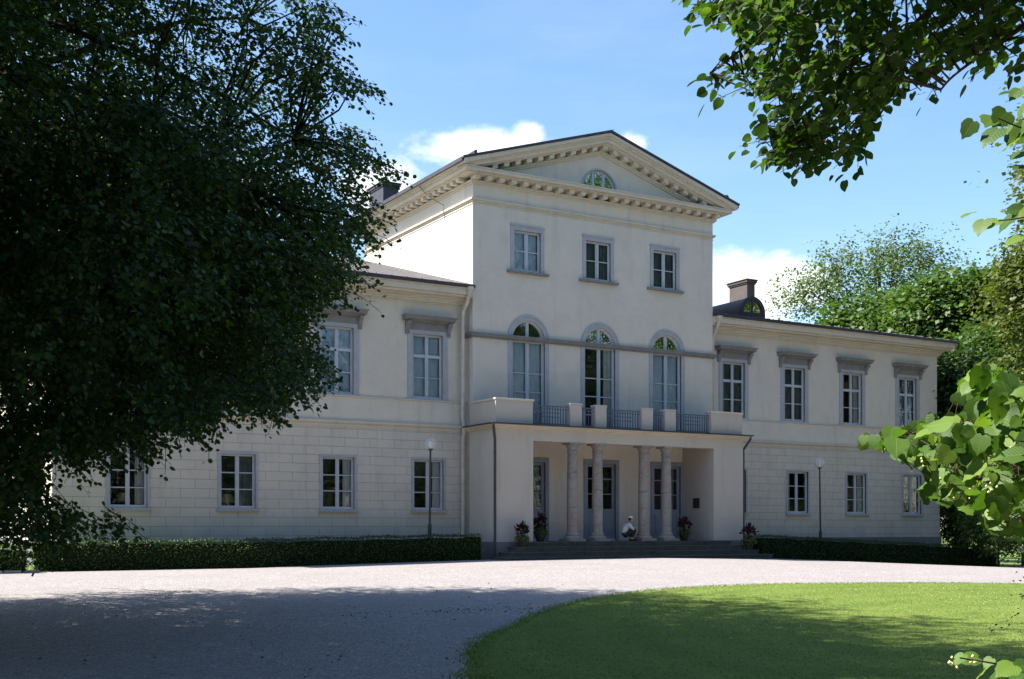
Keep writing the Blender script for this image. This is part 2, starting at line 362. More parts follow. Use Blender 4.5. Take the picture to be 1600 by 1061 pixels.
# ------------------------------------------------------------------ the ground
def zg(X, Y):
    X = np.asarray(X, float); Y = np.asarray(Y, float)
    zb = np.interp(X, [-40, 0, 12, 20, 27, 34, 48, 70, 120], [-.1, -.1, -.08, .06, .09, -.06, -.66, -.9, -1.0])
    t = np.clip((-4-Y)/26, 0, 1); t = t*t*(3-2*t)
    return zb*(1-t)-.42*t
def zgf(x, y): return float(zg(x, y))
def sheet(name, xs, ys, off, m, **kw):
    XX, YY = np.meshgrid(xs, ys, indexing='ij'); V = np.stack([XX, YY, zg(XX, YY)+off], -1).reshape(-1, 3)
    a, b = len(xs), len(ys); I = np.arange(a*b).reshape(a, b)
    F = np.stack([I[:-1, :-1], I[1:, :-1], I[1:, 1:], I[:-1, 1:]], -1).reshape(-1, 4)
    o = npmesh(name, V, F, m, smooth=True)
    return o
def grass_f(m, nt, b, tc, L):
    v = tc.outputs['Object']
    c = mixc(nt, L, mrange(nt, L, noise(nt, L, v, .5, 5), .35, .65), (.12, .17, .040), (.175, .21, .055))
    c = mixc(nt, L, mrange(nt, L, noise(nt, L, v, 9, 6, .7), .35, .7), c, (.08, .14, .02))
    # faint curved mowing stripes
    sep = N(nt, 'ShaderNodeSeparateXYZ'); L(v, sep.inputs[0])
    dx = mth(nt, L, 'SUBTRACT', sep.outputs[0], 19.5); dy = mth(nt, L, 'SUBTRACT', sep.outputs[1], -31.)
    rr = mth(nt, L, 'SQRT', mth(nt, L, 'ADD', mth(nt, L, 'MULTIPLY', dx, dx), mth(nt, L, 'MULTIPLY', dy, dy)))
    st = mth(nt, L, 'SINE', mth(nt, L, 'MULTIPLY', rr, 5.2))
    c = mixc(nt, L, mrange(nt, L, st, -.8, .8, 0, .16), c, (.22, .26, .06))
    L(c, b.inputs['Base Color'])
M['lawn'] = mat('lawn', (.09, .15, .03), .95, .1, bump=(30, .8), custom=grass_f)
def gravel_f(m, nt, b, tc, L):
    v = tc.outputs['Object']
    vo = N(nt, 'ShaderNodeTexVoronoi', i_Scale=34.0); L(v, vo.inputs['Vector'])
    sepc = N(nt, 'ShaderNodeSeparateColor'); L(vo.outputs['Color'], sepc.inputs[0])
    c = ramp(nt, L, sepc.outputs[0], [(0, (.16, .15, .145)), (.3, (.29, .268, .262)), (.75, (.385, .352, .345)), (1, (.57, .53, .518))])
    vo2 = N(nt, 'ShaderNodeTexVoronoi', i_Scale=9.0); L(v, vo2.inputs['Vector'])
    s2 = N(nt, 'ShaderNodeSeparateColor'); L(vo2.outputs['Color'], s2.inputs[0])
    c = mixc(nt, L, mrange(nt, L, s2.outputs[0], 0, 1, 0, .45), c, (.27, .245, .24))
    c = mixc(nt, L, mrange(nt, L, noise(nt, L, v, .45, 6, .7), .40, .68, 0, .5), c, (.27, .24, .235))
    c = mixc(nt, L, mrange(nt, L, noise(nt, L, v, 1.7, 8, .75, 0, (1, 1, 1)), .60, .72, 0, .5), c, (.13, .115, .10))
    L(c, b.inputs['Base Color'])
    bm = N(nt, 'ShaderNodeBump', i_Strength=.9, i_Distance=.03); L(vo.outputs['Distance'], bm.inputs['Height']); L(bm.outputs[0], b.inputs['Normal'])
M['gravel'] = mat('pink_gravel', (.4, .35, .35), .95, .1, custom=gravel_f)
far = [-900, -500, -250, -120, -80]
g = sheet('ground', np.array(far+list(range(-40, 121, 2))+[160, 250, 500, 900]), np.array([-500, -250, -120]+list(range(-80, 31, 2))+[60, 120, 300, 600, 1100]), 0, M['lawn'])
g['kind'] = 'structure'
g = sheet('gravel_drive', np.arange(-24, 66.01, .5), np.arange(-62, -2.49, .5), .025, M['gravel']); g['kind'] = 'structure'
# rounded lawn
LC = (19.5, -31.)
_lp = [(5.88, -28.6), (6.4, -27.97), (9.64, -23.43), (11.58, -21.27), (14.28, -18.96), (16.53, -17.85), (18.51, -17.5), (22.57, -18.1), (26.48, -19.7)]
_la = [math.atan2(y-LC[1], x-LC[0]) for x, y in _lp]; _lr = [math.hypot(y-LC[1], x-LC[0]) for x, y in _lp]
_o = sorted(zip(_la, _lr)); _a = [a for a, r in _o]; _r = [r for a, r in _o]
def lawn_r(a):
    a = (np.asarray(a)+math.pi) % (2*math.pi)-math.pi
    a0 = np.array([-math.pi, -2.0, -.8, 0.1]+_a[:]+[math.pi]); r0 = np.array([13.8, 13.5, 13.3, 13.3]+_r[:]+[13.8])
    o = np.argsort(a0); return np.interp(a, a0[o], r0[o])
na, nr = 240, 40
A_ = np.linspace(-math.pi, math.pi, na, endpoint=False)
rr_ = sum(lawn_r(A_+d) for d in (-.08, -.04, 0, .04, .08))/5 + .05*np.sin(A_*57)*np.sin(A_*23)
V = [(LC[0], LC[1], zgf(*LC)+.05)]
for j in range(1, nr+1):
    x = LC[0]+np.cos(A_)*rr_*j/nr; y = LC[1]+np.sin(A_)*rr_*j/nr; z = zg(x, y)+(.05 if j < nr else .02); V += list(zip(x, y, z))
V = np.array(V); I = 1+np.arange(na*nr).reshape(nr, na); J = np.roll(I, -1, 1)
F4 = np.stack([I[:-1], I[1:], J[1:], J[:-1]], -1).reshape(-1, 4); F3 = np.stack([np.zeros(na, int), I[0], J[0]], -1)
g = npmesh('lawn', V, [F4, F3], M['lawn'], smooth=True); g['kind'] = 'structure'
def in_lawn(x, y, m=0):
    a = np.arctan2(y-LC[1], x-LC[0]); return np.hypot(x-LC[0], y-LC[1]) < lawn_r(a)-m
# grass blades and clover over the near lawn
def grass_blades():
    n = 230000
    x = RNG.uniform(5.5, 31, n); y = RNG.uniform(-33, -17.2, n)
    k = in_lawn(x, y, -np.abs(RNG.normal(0, .07, n))); x = x[k]; y = y[k]
    u, v, zd = project(np.stack([x, y, x*0-.3], 1)); k = (u > -40) & (u < 1660) & (v < 1100); x = x[k]; y = y[k]; n = len(x)
    z = zg(x, y)+.035; h = RNG.uniform(.018, .040, n); a = RNG.uniform(0, 2*np.pi, n); w = RNG.uniform(.006, .011, n)
    lx = RNG.normal(0, .02, n); ly = RNG.normal(0, .02, n)
    b0 = np.stack([x-np.cos(a)*w, y-np.sin(a)*w, z], 1); b1 = np.stack([x+np.cos(a)*w, y+np.sin(a)*w, z], 1); t = np.stack([x+lx, y+ly, z+h], 1)
    V = np.stack([b0, b1, t], 1).reshape(-1, 3); F = np.arange(3*n).reshape(-1, 3)
    o = npmesh('grass', V, F, leaf_mat('grass_blade', (.105, .155, .032), (.165, .21, .048), (.24, .26, .09), .2, .6, .15))
    o['kind'] = 'stuff'; o['label'] = 'short mown green grass of the rounded lawn'
    n = 330; x = RNG.normal(0, 1, n)*1.2+RNG.choice([17, 20, 23, 13, 25, 21.5], n); y = RNG.normal(0, 1.1, n)+RNG.choice([-20, -22, -24, -21, -26], n)
    k = in_lawn(x, y, .3); x = x[k]; y = y[k]; n = len(x); z = zg(x, y)+.1
    s = RNG.uniform(.006, .012, n)
    tet = np.array([(1, 0, 0), (0, 1, 0), (-1, 0, 0), (0, -1, 0), (0, 0, .8), (0, 0, -.8)])
    V = (np.stack([x, y, z], 1)[:, None]+tet[None]*s[:, None, None]).reshape(-1, 3)
    f = np.array([(0, 1, 4), (1, 2, 4), (2, 3, 4), (3, 0, 4), (1, 0, 5), (2, 1, 5), (3, 2, 5), (0, 3, 5)])
    F = (f[None]+6*np.arange(n)[:, None, None]).reshape(-1, 3)
    o = npmesh('clover_flowers', V, F, mat('white_clover', (.7, .7, .62), .8)); o['kind'] = 'stuff'; o['label'] = 'white clover flowers scattered in the sunny lawn'
grass_blades()

# ------------------------------------------------------------------ the palace
PO = Vector((27.0, 0, 0))
palace = thing('palace', 'long cream two-storey palace with taller pedimented centre block and columned portico', 'palace', PO)
def part(name, mb, m, parent=None, **k): return mb.build(name, m, parent or palace, PO, **k)
IDT = Matrix.Identity(4)
def Tw(Y): return Matrix.Translation((0, Y, 0))
def wall(mb, x0, x1, z0, z1, holes, depth=.3):
    """front (local y=0) with holes (hx0, hx1, hz0, hz1, arched) and reveals"""
    xs = sorted({x0, x1, *[h[0] for h in holes], *[h[1] for h in holes]}); zs = sorted({z0, z1, *[h[2] for h in holes], *[h[3] for h in holes]})
    for a, b in zip(xs, xs[1:]):
        for c, d in zip(zs, zs[1:]):
            mx, mz = (a+b)/2, (c+d)/2
            if any(h[0] < mx < h[1] and h[2] < mz < h[3] for h in holes): continue
            mb.face([(a, 0, c), (b, 0, c), (b, 0, d), (a, 0, d)])
    for hx0, hx1, hz0, hz1, arch in holes:
        r = (hx1-hx0)/2; zt = hz1-r if arch else hz1
        mb.face([(hx0, 0, hz0), (hx0, depth, hz0), (hx1, depth, hz0), (hx1, 0, hz0)])
        mb.face([(hx0, 0, hz0), (hx0, 0, zt), (hx0, depth, zt), (hx0, depth, hz0)])
        mb.face([(hx1, 0, hz0), (hx1, depth, hz0), (hx1, depth, zt), (hx1, 0, zt)])
        if arch:
            n = 20; c = (hx0+hx1)/2
            P = [(c-r*math.cos(math.pi*i/n), zt+r*math.sin(math.pi*i/n)) for i in range(n+1)]
            for (a, az), (b, bz) in zip(P, P[1:]):
                mb.face([(a, 0, az), (b, 0, bz), (b, 0, hz1), (a, 0, hz1)]); mb.face([(a, 0, az), (a, depth, az), (b, depth, bz), (b, 0, bz)])
        else: mb.face([(hx0, 0, hz1), (hx1, 0, hz1), (hx1, depth, hz1), (hx0, depth, hz1)])
def arcband(mb, cx, cz, r0, r1, y0, y1, n=20, a0=0, a1=math.pi):
    k = []
    for i in range(n+1):
        a = a0+(a1-a0)*i/n; c, s = math.cos(a), math.sin(a)
        k.append(mb.p([(cx+r0*c, y0, cz+r0*s), (cx+r1*c, y0, cz+r1*s), (cx+r1*c, y1, cz+r1*s), (cx+r0*c, y1, cz+r0*s)]))
    for a, b in zip(k, k[1:]):
        for j in range(4):
            l = (j+1) % 4; mb.f.append((a+j, a+l, b+l, b+j))
    mb.f.append(tuple(k[0]+j for j in (3, 2, 1, 0))); mb.f.append(tuple(k[-1]+j for j in range(4)))
def newmb(T): m = MB(); m.T = T; return m
def curtain_mb(T, x0, x1, z0, z1, y, folds=.05, lean=0):
    m = newmb(T); n = max(6, int((x1-x0)/.035)); k = []
    for i in range(n+1):
        x = x0+(x1-x0)*i/n; yy = y+math.sin(i*1.9)*folds*.5+math.sin(i*.7)*folds*.3
        k.append(m.p([(x+lean*(1 if x > (x0+x1)/2 else -.0), yy, z0), (x, yy, z1)]))
    for a, b in zip(k, k[1:]): m.f.append((a, b, b+1, a+1))
    return m
def sash_mb(T, x0, x1, z0, z1, rows, y=.09, fr=.07, mull=.13, mun=.035, bars=None, th=.05):
    m = newmb(T); c = (x0+x1)/2
    m.box(x0, x0+fr, y, y+th, z0, z1); m.box(x1-fr, x1, y, y+th, z0, z1)
    m.box(x0+fr, x1-fr, y, y+th, z0, z0+fr*1.1); m.box(x0+fr, x1-fr, y, y+th, z1-fr, z1)
    m.box(c-mull/2, c+mull/2, y-.012, y+th, z0+fr*1.1, z1-fr); m.box(c-.02, c+.02, y-.03, y-.012, z0+fr*1.1, z1-fr)
    bars = bars or [(z0+fr*1.1+(z1-z0-fr*2.1)*i/rows, mun) for i in range(1, rows)]
    for bz, bw in bars:
        m.box(x0+fr, c-mull/2, y+.006, y+th-.006, bz-bw/2, bz+bw/2); m.box(c+mull/2, x1-fr, y+.006, y+th-.006, bz-bw/2, bz+bw/2)
    # hinges, small
    for s in (x0+.005, x1-.035):
        for hz in (z0+(z1-z0)*.18, z0+(z1-z0)*.8): m.box(s, s+.03, y-.014, y, hz, hz+.09)
    return m
def add_curtains(T, w, x0, x1, z0, z1, spec):
    """spec letters: B full pale blind, D grey net, R / L curtain hanging at that side, S both sides, W white net"""
    c = (x0+x1)/2; y = .22; W = x1-x0
    for s in spec or '':
        if s == 'B': mb = curtain_mb(T, x0, x1, z0, z1, y, .02); mm = M['blind']
        elif s == 'D': mb = curtain_mb(T, x0, x1, z0, z1, y, .06); mm = M['blind_d']
        elif s == 'W': mb = curtain_mb(T, x0, x1, z0, z1, y, .06); mm = M['curtain']
        elif s == 'R': mb = curtain_mb(T, x1-W*.27, x1, z0, z1, y, .07, .03); mm = M['curtain']
        elif s == 'L': mb = curtain_mb(T, x0, x0+W*.2, z0, z1, y, .07); mm = M['curtain']
        elif s == 'H': mb = curtain_mb(T, c+.05, x1, z0, z1, y, .06); mm = M['blind_d']
        part('curtain', mb, mm, w, smooth=True)
def pane(T, w, x0, x1, z0, z1, y, arch=None):
    m = newmb(T)
    if arch is None: m.face([(x0, y, z0), (x1, y, z0), (x1, y, z1), (x0, y, z1)])
    else:
        cx, cz, r = arch; m.face([(cx+r*math.cos(math.pi*i/16), y, cz+r*math.sin(math.pi*i/16)) for i in range(17)][::-1])
    part('pane', m, M['glass'], w)
def win_ground(cx, T, cur='', holes=None):
    x0, x1, z0, z1 = cx-.61, cx+.61, 1.89, 3.73
    holes.append((x0, x1, z0, z1, False))
    m = newmb(T); a = .09
    m.box(x0-a, x0, -.035, .05, z0, z1+a); m.box(x1, x1+a, -.035, .05, z0, z1+a); m.box(x0, x1, -.035, .05, z1, z1+a)
    w = part('window', m, M['casing'])
    m = newmb(T); m.prism([(-.10, z0-.10), (-.10, z0-.035), (.05, z0-.001), (.05, z0-.10)], x0-.13, x1+.13, 'x'); part('sill', m, M['casing'], w)
    part('sash', sash_mb(T, x0+.003, x1-.003, z0+.003, z1-.003, 3), M['sash'], w)
    pane(T, w, x0+.03, x1-.03, z0+.03, z1-.03, .117)
    add_curtains(T, w, x0+.05, x1-.05, z0, z1, cur)
def win_upper(cx, T, cur='', holes=None):
    x0, x1, z0, z1 = cx-.61, cx+.61, 6.0, 8.36
    holes.append((x0, x1, z0, z1, False)); a = .21
    m = newmb(T)
    m.box(x0-a, x0, -.04, .05, z0-.02, z1+.14); m.box(x1, x1+a, -.04, .05, z0-.02, z1+.14); m.box(x0, x1, -.04, .05, z1, z1+.14)
    m.box(x0-.04, x0, -.055, -.04, z0-.02, z1+.04); m.box(x1, x1+.04, -.055, -.04, z0-.02, z1+.04); m.box(x0, x1, -.055, -.04, z1, z1+.04)
    w = part('window', m, M['casing'])
    m = newmb(T)
    m.box(x0-a, x1+a, -.05, .03, z1+.14, z1+.42)                      # frieze
    m.box(x0-a-.08, x1+a+.08, -.16, .03, z1+.42, z1+.47)
    m.prism([(-.16, z1+.47), (-.34, z1+.52), (-.36, z1+.60), (.03, z1+.60), (.03, z1+.47)], x0-a-.2, x1+a+.2, 'x')
    m.box(x0-a-.24, x1+a+.24, -.40, .03, z1+.60, z1+.645)
    part('hood', m, M['gray'], w)
    m = newmb(T)
    for s in (x0-a-.10, x1+a-.05):
        m = newmb(T); m.prism([(0, z1-.02), (-.06, z1-.04), (-.09, z1+.03), (-.07, z1+.12), (-.17, z1+.28), (-.25, z1+.34), (-.26, z1+.419), (0, z1+.419)], s, s+.15, 'x')
        part('bracket', m, M['gray'], w)
    m = newmb(T); m.box(x0-a-.03, x1+a+.03, -.07, .05, z0-.075, z0-.021); part('sill', m, M['casing'], w)
    part('sash', sash_mb(T, x0+.003, x1-.003, z0+.003, z1-.003, 3, bars=[(7.57, .11), (6.77, .035)]), M['sash'], w)
    pane(T, w, x0+.03, x1-.03, z0+.03, z1-.03, .117)
    add_curtains(T, w, x0+.05, x1-.05, z0, z1, cur)
def win_top(cx, T, cur, holes):
    x0, x1, z0, z1 = cx-.59, cx+.59, 11.03, 12.56
    holes.append((x0, x1, z0, z1, False)); a = .16; m = newmb(T)
    m.box(x0-a, x0, -.035, .05, z0, z1+a); m.box(x1, x1+a, -.035, .05, z0, z1+a); m.box(x0, x1, -.035, .05, z1, z1+a)
    m.box(x0-a-.03, x1+a+.03, -.06, .05, z1+a, z1+a+.05)
    w = part('window', m, M['casing'])
    m = newmb(T); m.box(x0-.32, x1+.32, -.16, .05, z0-.11, z0-.03); part('sill', m, M['gray'], w)
    part('sash', sash_mb(T, x0+.003, x1-.003, z0+.003, z1-.003, 2, mull=.15), M['sash'], w)
    pane(T, w, x0+.03, x1-.03, z0+.03, z1-.03, .117)
    add_curtains(T, w, x0+.05, x1-.05, z0, z1, cur)
def win_arch(cx, T, cur, holes):
    r = .73; x0, x1 = cx-r, cx+r; cz = 8.42; z0 = 5.08
    holes.append((x0, x1, z0, cz+r, True)); m = newmb(T); a = .18
    m.box(x0-a, x0, -.04, .05, z0, cz-.08); m.box(x1, x1+a, -.04, .05, z0, cz-.08)
    arcband(m, cx, cz, r, r+a, -.04, .05, 22); arcband(m, cx, cz, r+a-.05, r+a+.015, -.06, -.04, 22)
    w = part('arched_window', m, M['casing'])
    s = sash_mb(T, x0+.003, x1-.003, z0, cz-.03, 3, fr=.085, mull=.15, bars=[(z0+1.35, .04), (z0+2.07, .04), (z0+.62, .04)])
    s.box(x0+.09, x1-.09, .07, .14, cz-.03, cz+.10)
    arcband(s, cx, cz+.04, r-.10, r-.004, .09, .14, 20); s.box(cx-.06, cx+.06, .08, .14, cz+.10, cz+r-.06)
    part('sash', s, M['sash'], w)
    pane(T, w, x0+.03, x1-.03, z0+.03, cz-.05, .117); pane(T, w, 0, 0, 0, 0, .117, (cx, cz, r-.05))
    add_curtains(T, w, x0+.05, x1-.05, z0, cz-.05, cur)

XL, XR, XA, XB = 6.67, 47.21, 21.35, 32.83        # wing ends, centre block sides
YF, YB, YW = -.5, 9.6, 18.5                        # centre front, centre back, wing back
# wing walls
def wing(x0, x1, gx, ux, gc, uc, end_x, end_sign):
    TG, TU = Tw(-.08), Tw(0.)
    hg, hu = [], []
    for x, c in zip(gx, gc): win_ground(x, TG, c, hg)
    for x, c in zip(ux, uc): win_upper(x, TU, c, hu)
    m = newmb(TG); wall(m, x0-(.1 if end_sign < 0 else 0), x1+(.1 if end_sign > 0 else 0), .8, 4.9, hg); lower = m
    m2 = newmb(TU); wall(m2, x0, x1, 5.93, 9.5, hu)
    # end wall, facing out
    T = (Matrix.Translation((end_x, 0, 0)) @ Matrix.Rotation(R(90*end_sign), 4, 'Z'))
    f = 1 if end_sign > 0 else -1
    eg, eu = [], []
    Tg = Matrix.Translation((.1*end_sign, 0, 0)) @ T
    for yy in (3.2, 7.2, 11.2, 15.2):
        win_ground(f*yy, Tg, '', eg); win_upper(f*yy, T, 'W', eu)
    lo, hi = (-.08, YW) if f > 0 else (-YW, .08)
    lower.T = Tg; wall(lower, lo, hi, .8, 4.9, eg); lo2, hi2 = (0, YW) if f > 0 else (-YW, 0)
    m2.T = T; wall(m2, lo2, hi2, 5.93, 9.5, eu)
    lower.T = None; m2.T = None
    lower.face([(x1, YW, .0), (x0, YW, 0), (x0, YW, 9.5), (x1, YW, 9.5)])
    part('ground_floor_wall', lower, M['wall_r']); part('upper_wall', m2, M['wall'] if end_sign < 0 else M['wall_c'])
    m = MB(); e0 = .1 if end_sign < 0 else 0; e1 = .1 if end_sign > 0 else 0
    m.box(x0-e0*1.6, x1+e1*1.6, -.15, YW, -1.2, .8)
    part('plinth', m, M['plinth'])
    m = MB()
    m.box(x0-e0*.5, x1+e1*.5, -.05, YW-.1, 5.06, 5.88)                           # plain band
    part('band_course', m, M['wall'] if end_sign < 0 else M['wall_c'])
    m = MB()
    m.box(x0-e0*1.1, x1+e1*1.1, -.11, YW, 4.82, 4.9)
    m.prism([(-.10, 4.9), (-.20, 4.96), (-.22, 5.02), (-.05, 5.06), (YW, 5.06), (YW, 4.9)], x0-e0*2.2, x1+e1*2.2, 'x')
    m.prism([(-.05, 5.88), (-.10, 5.90), (-.10, 5.93), (0, 5.95), (YW-.2, 5.95), (YW-.2, 5.88)], x0-e0, x1+e1, 'x')
    part('string_course', m, M['trim'], bevel=.008)
    m = MB()
    for p, a, b in ((.05, 9.5, 9.56), (.12, 9.56, 9.64), (.17, 9.64, 9.72), (.24, 9.72, 9.80), (.50, 9.80, 9.88), (.60, 9.88, 10.08), (.66, 10.08, 10.13)):
        m.box(x0-(p if end_sign < 0 else 0), x1+(p if end_sign > 0 else 0), -p, YW+p, a, b)
    part('cornice', m, M['trim'], bevel=.012)
    m = MB(); p = .74; m.box(x0-(p if end_sign < 0 else 0), x1+(p if end_sign > 0 else 0), -p, YW+p, 10.13, 10.25)
    part('gutter', m, M['metal'], bevel=.02)
wing(XL, XA, (8.9, 12.53, 16.16, 19.72), (8.9, 12.53, 16.16, 19.72), ('R', 'H', 'R', 'R'), ('B', 'B', 'B', 'B'), XL, -1)
wing(XB, XR, (34.4, 38.05, 41.69, 45.38), (34.4, 37.92, 41.5, 45.15), ('', 'L', 'R', ''), ('D', 'D', 'R', 'L'), XR, 1)
# wing roofs, hipped at the ends, low pitch
def hip_roof(x0, x1, sl, s, zb=10.25):
    y0, y1 = -.72, YW+.72; ym = (y0+y1)/2; zr = zb+sl*(ym-y0); run = ym-y0
    m = MB()
    if s < 0:
        a, b, c, d = (x0, y0, zb), (x1, y0, zb), (x1, y1, zb), (x0, y1, zb); e, f = (x0+run, ym, zr), (x1, ym, zr)
        m.face([a, b, f, e]); m.face([c, d, e, f]); m.face([d, a, e]); m.face([b, c, f])
    else:
        a, b, c, d = (x0, y0, zb), (x1, y0, zb), (x1, y1, zb), (x0, y1, zb); e, f = (x0, ym, zr), (x1-run, ym, zr)
        m.face([a, b, f, e]); m.face([c, d, e, f]); m.face([b, c, f]); m.face([d, a, e])
    m.face([a, d, c, b])
    # standing seams
    xx = x0+.6
    while xx < x1-.3:
        t = min(1, (xx-x0)/run if s < 0 else (x1-xx)/run)
        m.prism([(y0+.02, zb+.004), (y0+run*t, zb+sl*run*t+.004), (y0+run*t, zb+sl*run*t+.034), (y0+.02, zb+.034)], xx, xx+.025, 'x'); xx += .6
    return part('roof', m, M['roof'])
hip_roof(XL-.72, XA, .28, -1)
rr2 = hip_roof(XB, XR+.72, .15, 1)
# dormer with barrel top and chimney on the right roof
m = MB(); cx, cz, r = 36.12, 10.78, .68; n = 18; y0, y1 = .75, 6.
K = []
for i in range(n+1):
    a = math.pi*i/n; K.append(m.p([(cx+r*math.cos(a), y, cz+r*math.sin(a)) for y in (y0, y1)]))
for a, b in zip(K, K[1:]): m.f.append((a, b, b+1, a+1))
m.face([(cx+r, y0, cz), (cx+r, y1, cz), (cx+r, y1, 10.2), (cx+r, y0, 10.2)]); m.face([(cx-r, y0, cz), (cx-r, y0, 10.2), (cx-r, y1, 10.2), (cx-r, y1, cz)])
m.face([(cx+r*math.cos(math.pi*i/n), y1, cz+r*math.sin(math.pi*i/n)) for i in range(n+1)])
m.box(cx-r+.03, cx+r-.03, y0+.25, y0+.3, 10.2, cz+.01)
m.face([(cx+(r-.03)*math.cos(math.pi*i/n), y0+.28, cz+(r-.03)*math.sin(math.pi*i/n)) for i in range(n+1)])
m2_ = part('dormer', m, M['copper'], rr2, smooth=True)
m = MB(); arcband(m, cx, cz, r-.14, r+.03, y0-.07, y0+.05, 20); m.box(cx-r-.03, cx+r+.03, y0-.07, y0+.05, cz-.45, cz-.001); m.box(cx-.035, cx+.035, y0-.03, y0+.03, cz, cz+r-.1)
for a in (.62, 2.52): m.tube([(cx, y0, cz), (cx+(r-.1)*math.cos(a), y0, cz+(r-.1)*math.sin(a))], .014, 5)
part('dormer_frame', m, M['metal'], rr2)
m = MB(); m.face([(cx+(r-.1)*math.cos(math.pi*i/n), y0+.01, cz+(r-.1)*math.sin(math.pi*i/n)) for i in range(n+1)][::-1]); part('pane', m, M['glass'], rr2)
def chimney(x0, x1, y0, y1, z0, z1, parent, mm):
    m = MB(); m.box(x0, x1, y0, y1, z0, z1-.22); m.box(x0-.04, x1+.04, y0-.04, y1+.04, z1-.22, z1-.15); m.box(x0-.08, x1+.08, y0-.08, y1+.08, z1-.15, z1-.04); m.box(x0-.12, x1+.12, y0-.12, y1+.12, z1-.04, z1)
    part('chimney', m, mm, parent, bevel=.01)
chimney(37.55, 38.02, 2.7, 3.95, 10.4, 12.78, rr2, M['copper'])
# centre block walls
hc = []
TC = Tw(YF)
for x, c in zip((23.72, 27.0, 30.3), ('B', 'D', 'D')): win_top(x, TC, c, hc)  # left window's blind stands in for reflected blue sky
for x, c in zip((23.77, 27.08, 30.41), ('B', 'R', 'B')): win_arch(x, TC, c, hc)
DX = (23.84, 27.15, 30.42)
for x in DX: hc.append((x-.68, x+.68, .78, 3.76, False))
m = newmb(TC); wall(m, XA, XB, .6, 14.1, hc); m.T = None
m.face([(XA, YB, 4), (XA, YF, 4), (XA, YF, 14.1), (XA, YB, 14.1)]); m.face([(XB, YF, 4), (XB, YB, 4), (XB, YB, 14.1), (XB, YF, 14.1)])
m.face([(XB, YB, 4), (XA, YB, 4), (XA, YB, 14.1), (XB, YB, 14.1)])
m.face([(XA, YF, .6), (XA, YF, 4), (XA, .2, 4), (XA, .2, .6)]); m.face([(XB, YF, .6), (XB, .2, .6), (XB, .2, 4), (XB, YF, 4)])
part('centre_block_wall', m, M['wall_c'])
# gray string course across the arched windows, wraps round the sides
m = MB()
for p, a, b in ((.07, 8.34, 8.40), (.13, 8.40, 8.48), (.16, 8.48, 8.52)):
    m.box(XA-p, XB+p, YF-p, YF, a, b); m.box(XA-p, XA, YF, -.005, a, b); m.box(XB, XB+p, YF, -.005, a, b)
part('string_course', m, M['gray'])
m = MB()
for p, a, b in ((.025, 13.32, 13.36), (.05, 13.42, 13.47), (.10, 13.47, 13.54), (.07, 14.06, 14.12), (.13, 14.12, 14.19), (.45, 14.345, 14.40), (.58, 14.40, 14.51), (.62, 14.51, 14.552)):
    m.box(XA-p, XB+p, YF-p, YB+p, a, b)
for s in (-1, 1):     # side cymatium under the eaves
    for p, a, b in ((.66, 14.552, 14.62), (.74, 14.62, 14.70)):
        x = XA if s < 0 else XB; m.box(min(x, x+s*p), max(x, x+s*p), YF-.5, YB+p, a, b)
part('cornice', m, M['trim'], bevel=.01)
m = MB(); nd = 23
for i in range(nd):
    x = XA+.02+(XB-XA-.04)*i/(nd-1); m.box(x-.11, x+.11, YF-.40, YF-.0, 14.192, 14.343)
for i in range(1, 20):
    y = YF+i*.5
    m.box(XA-.40, XA, y-.11, y+.11, 14.192, 14.343); m.box(XB, XB+.40, y-.11, y+.11, 14.192, 14.343)
part('dentils', m, M['trim'], bevel=.01)
# pediment
XM = (XA+XB)/2; XE0, XE1 = XA-.80, XB+.80; ZE, ZA = 14.72, 16.72; SL = (ZA-ZE)/(XM-XE0)
def zr(x): return ZA-SL*abs(x-XM)
def rake(mb, t0, t1, ya, yb, lim=.6):
    zb = 14.553
    for s in (-1, 1):
        def X(t): return XM+s*(ZA-t-zb)/SL
        e = XM+s*(XM-XA+lim)
        x0, x1 = X(t0), X(t1)
        if abs(x0-XM) > abs(e-XM): poly = [(e, zb), (e, zr(e)-t0), (XM, ZA-t0), (XM, ZA-t1), (min(x1, e, key=lambda q: abs(q-XM)), zb if abs(x1-XM) < abs(e-XM) else zb)]
        else: poly = [(x0, zb), (XM, ZA-t0), (XM, ZA-t1), (x1, zb)]
        mb.prism(poly, ya, yb)
m = MB()
for t0, t1, p, lim in ((.02, .12, .74, .74), (.12, .20, .66, .66), (.20, .34, .58, .6), (.34, .40, .45, .45), (.56, .63, .13, .13), (.63, .70, .07, .07)): rake(m, t0, t1, YF-p, YF-.002, lim)
part('raking_cornice', m, M['trim'])
m = MB()
for s in (-1, 1):
    for i in range(1, 12):
        x = XM+s*i*.5; zt = zr(x)-.402
        if zt-.16 < 14.56: continue
        m.prism([(x-.11, zr(x-.11)-.402), (x+.11, zr(x+.11)-.402), (x+.11, zr(x+.11)-.555), (x-.11, zr(x-.11)-.555)], YF-.40, YF-.0)
m.prism([(XM-.11, zr(XM-.11)-.402), (XM, ZA-.402), (XM+.11, zr(XM-.11)-.402), (XM+.11, zr(XM-.11)-.555), (XM, ZA-.555), (XM-.11, zr(XM-.11)-.555)], YF-.40, YF)
part('dentils', m, M['trim'], bevel=.008)
m = MB(); LCX, LCZ, LR = 27.05, 14.60, .80
xs = sorted({XA, XB, XM, *[LCX+LR*math.cos(math.pi*i/24) for i in range(25)]})
def lz(x): return LCZ+math.sqrt(max(0, LR*LR-(x-LCX)**2)) if abs(x-LCX) < LR+1e-6 else 14.2
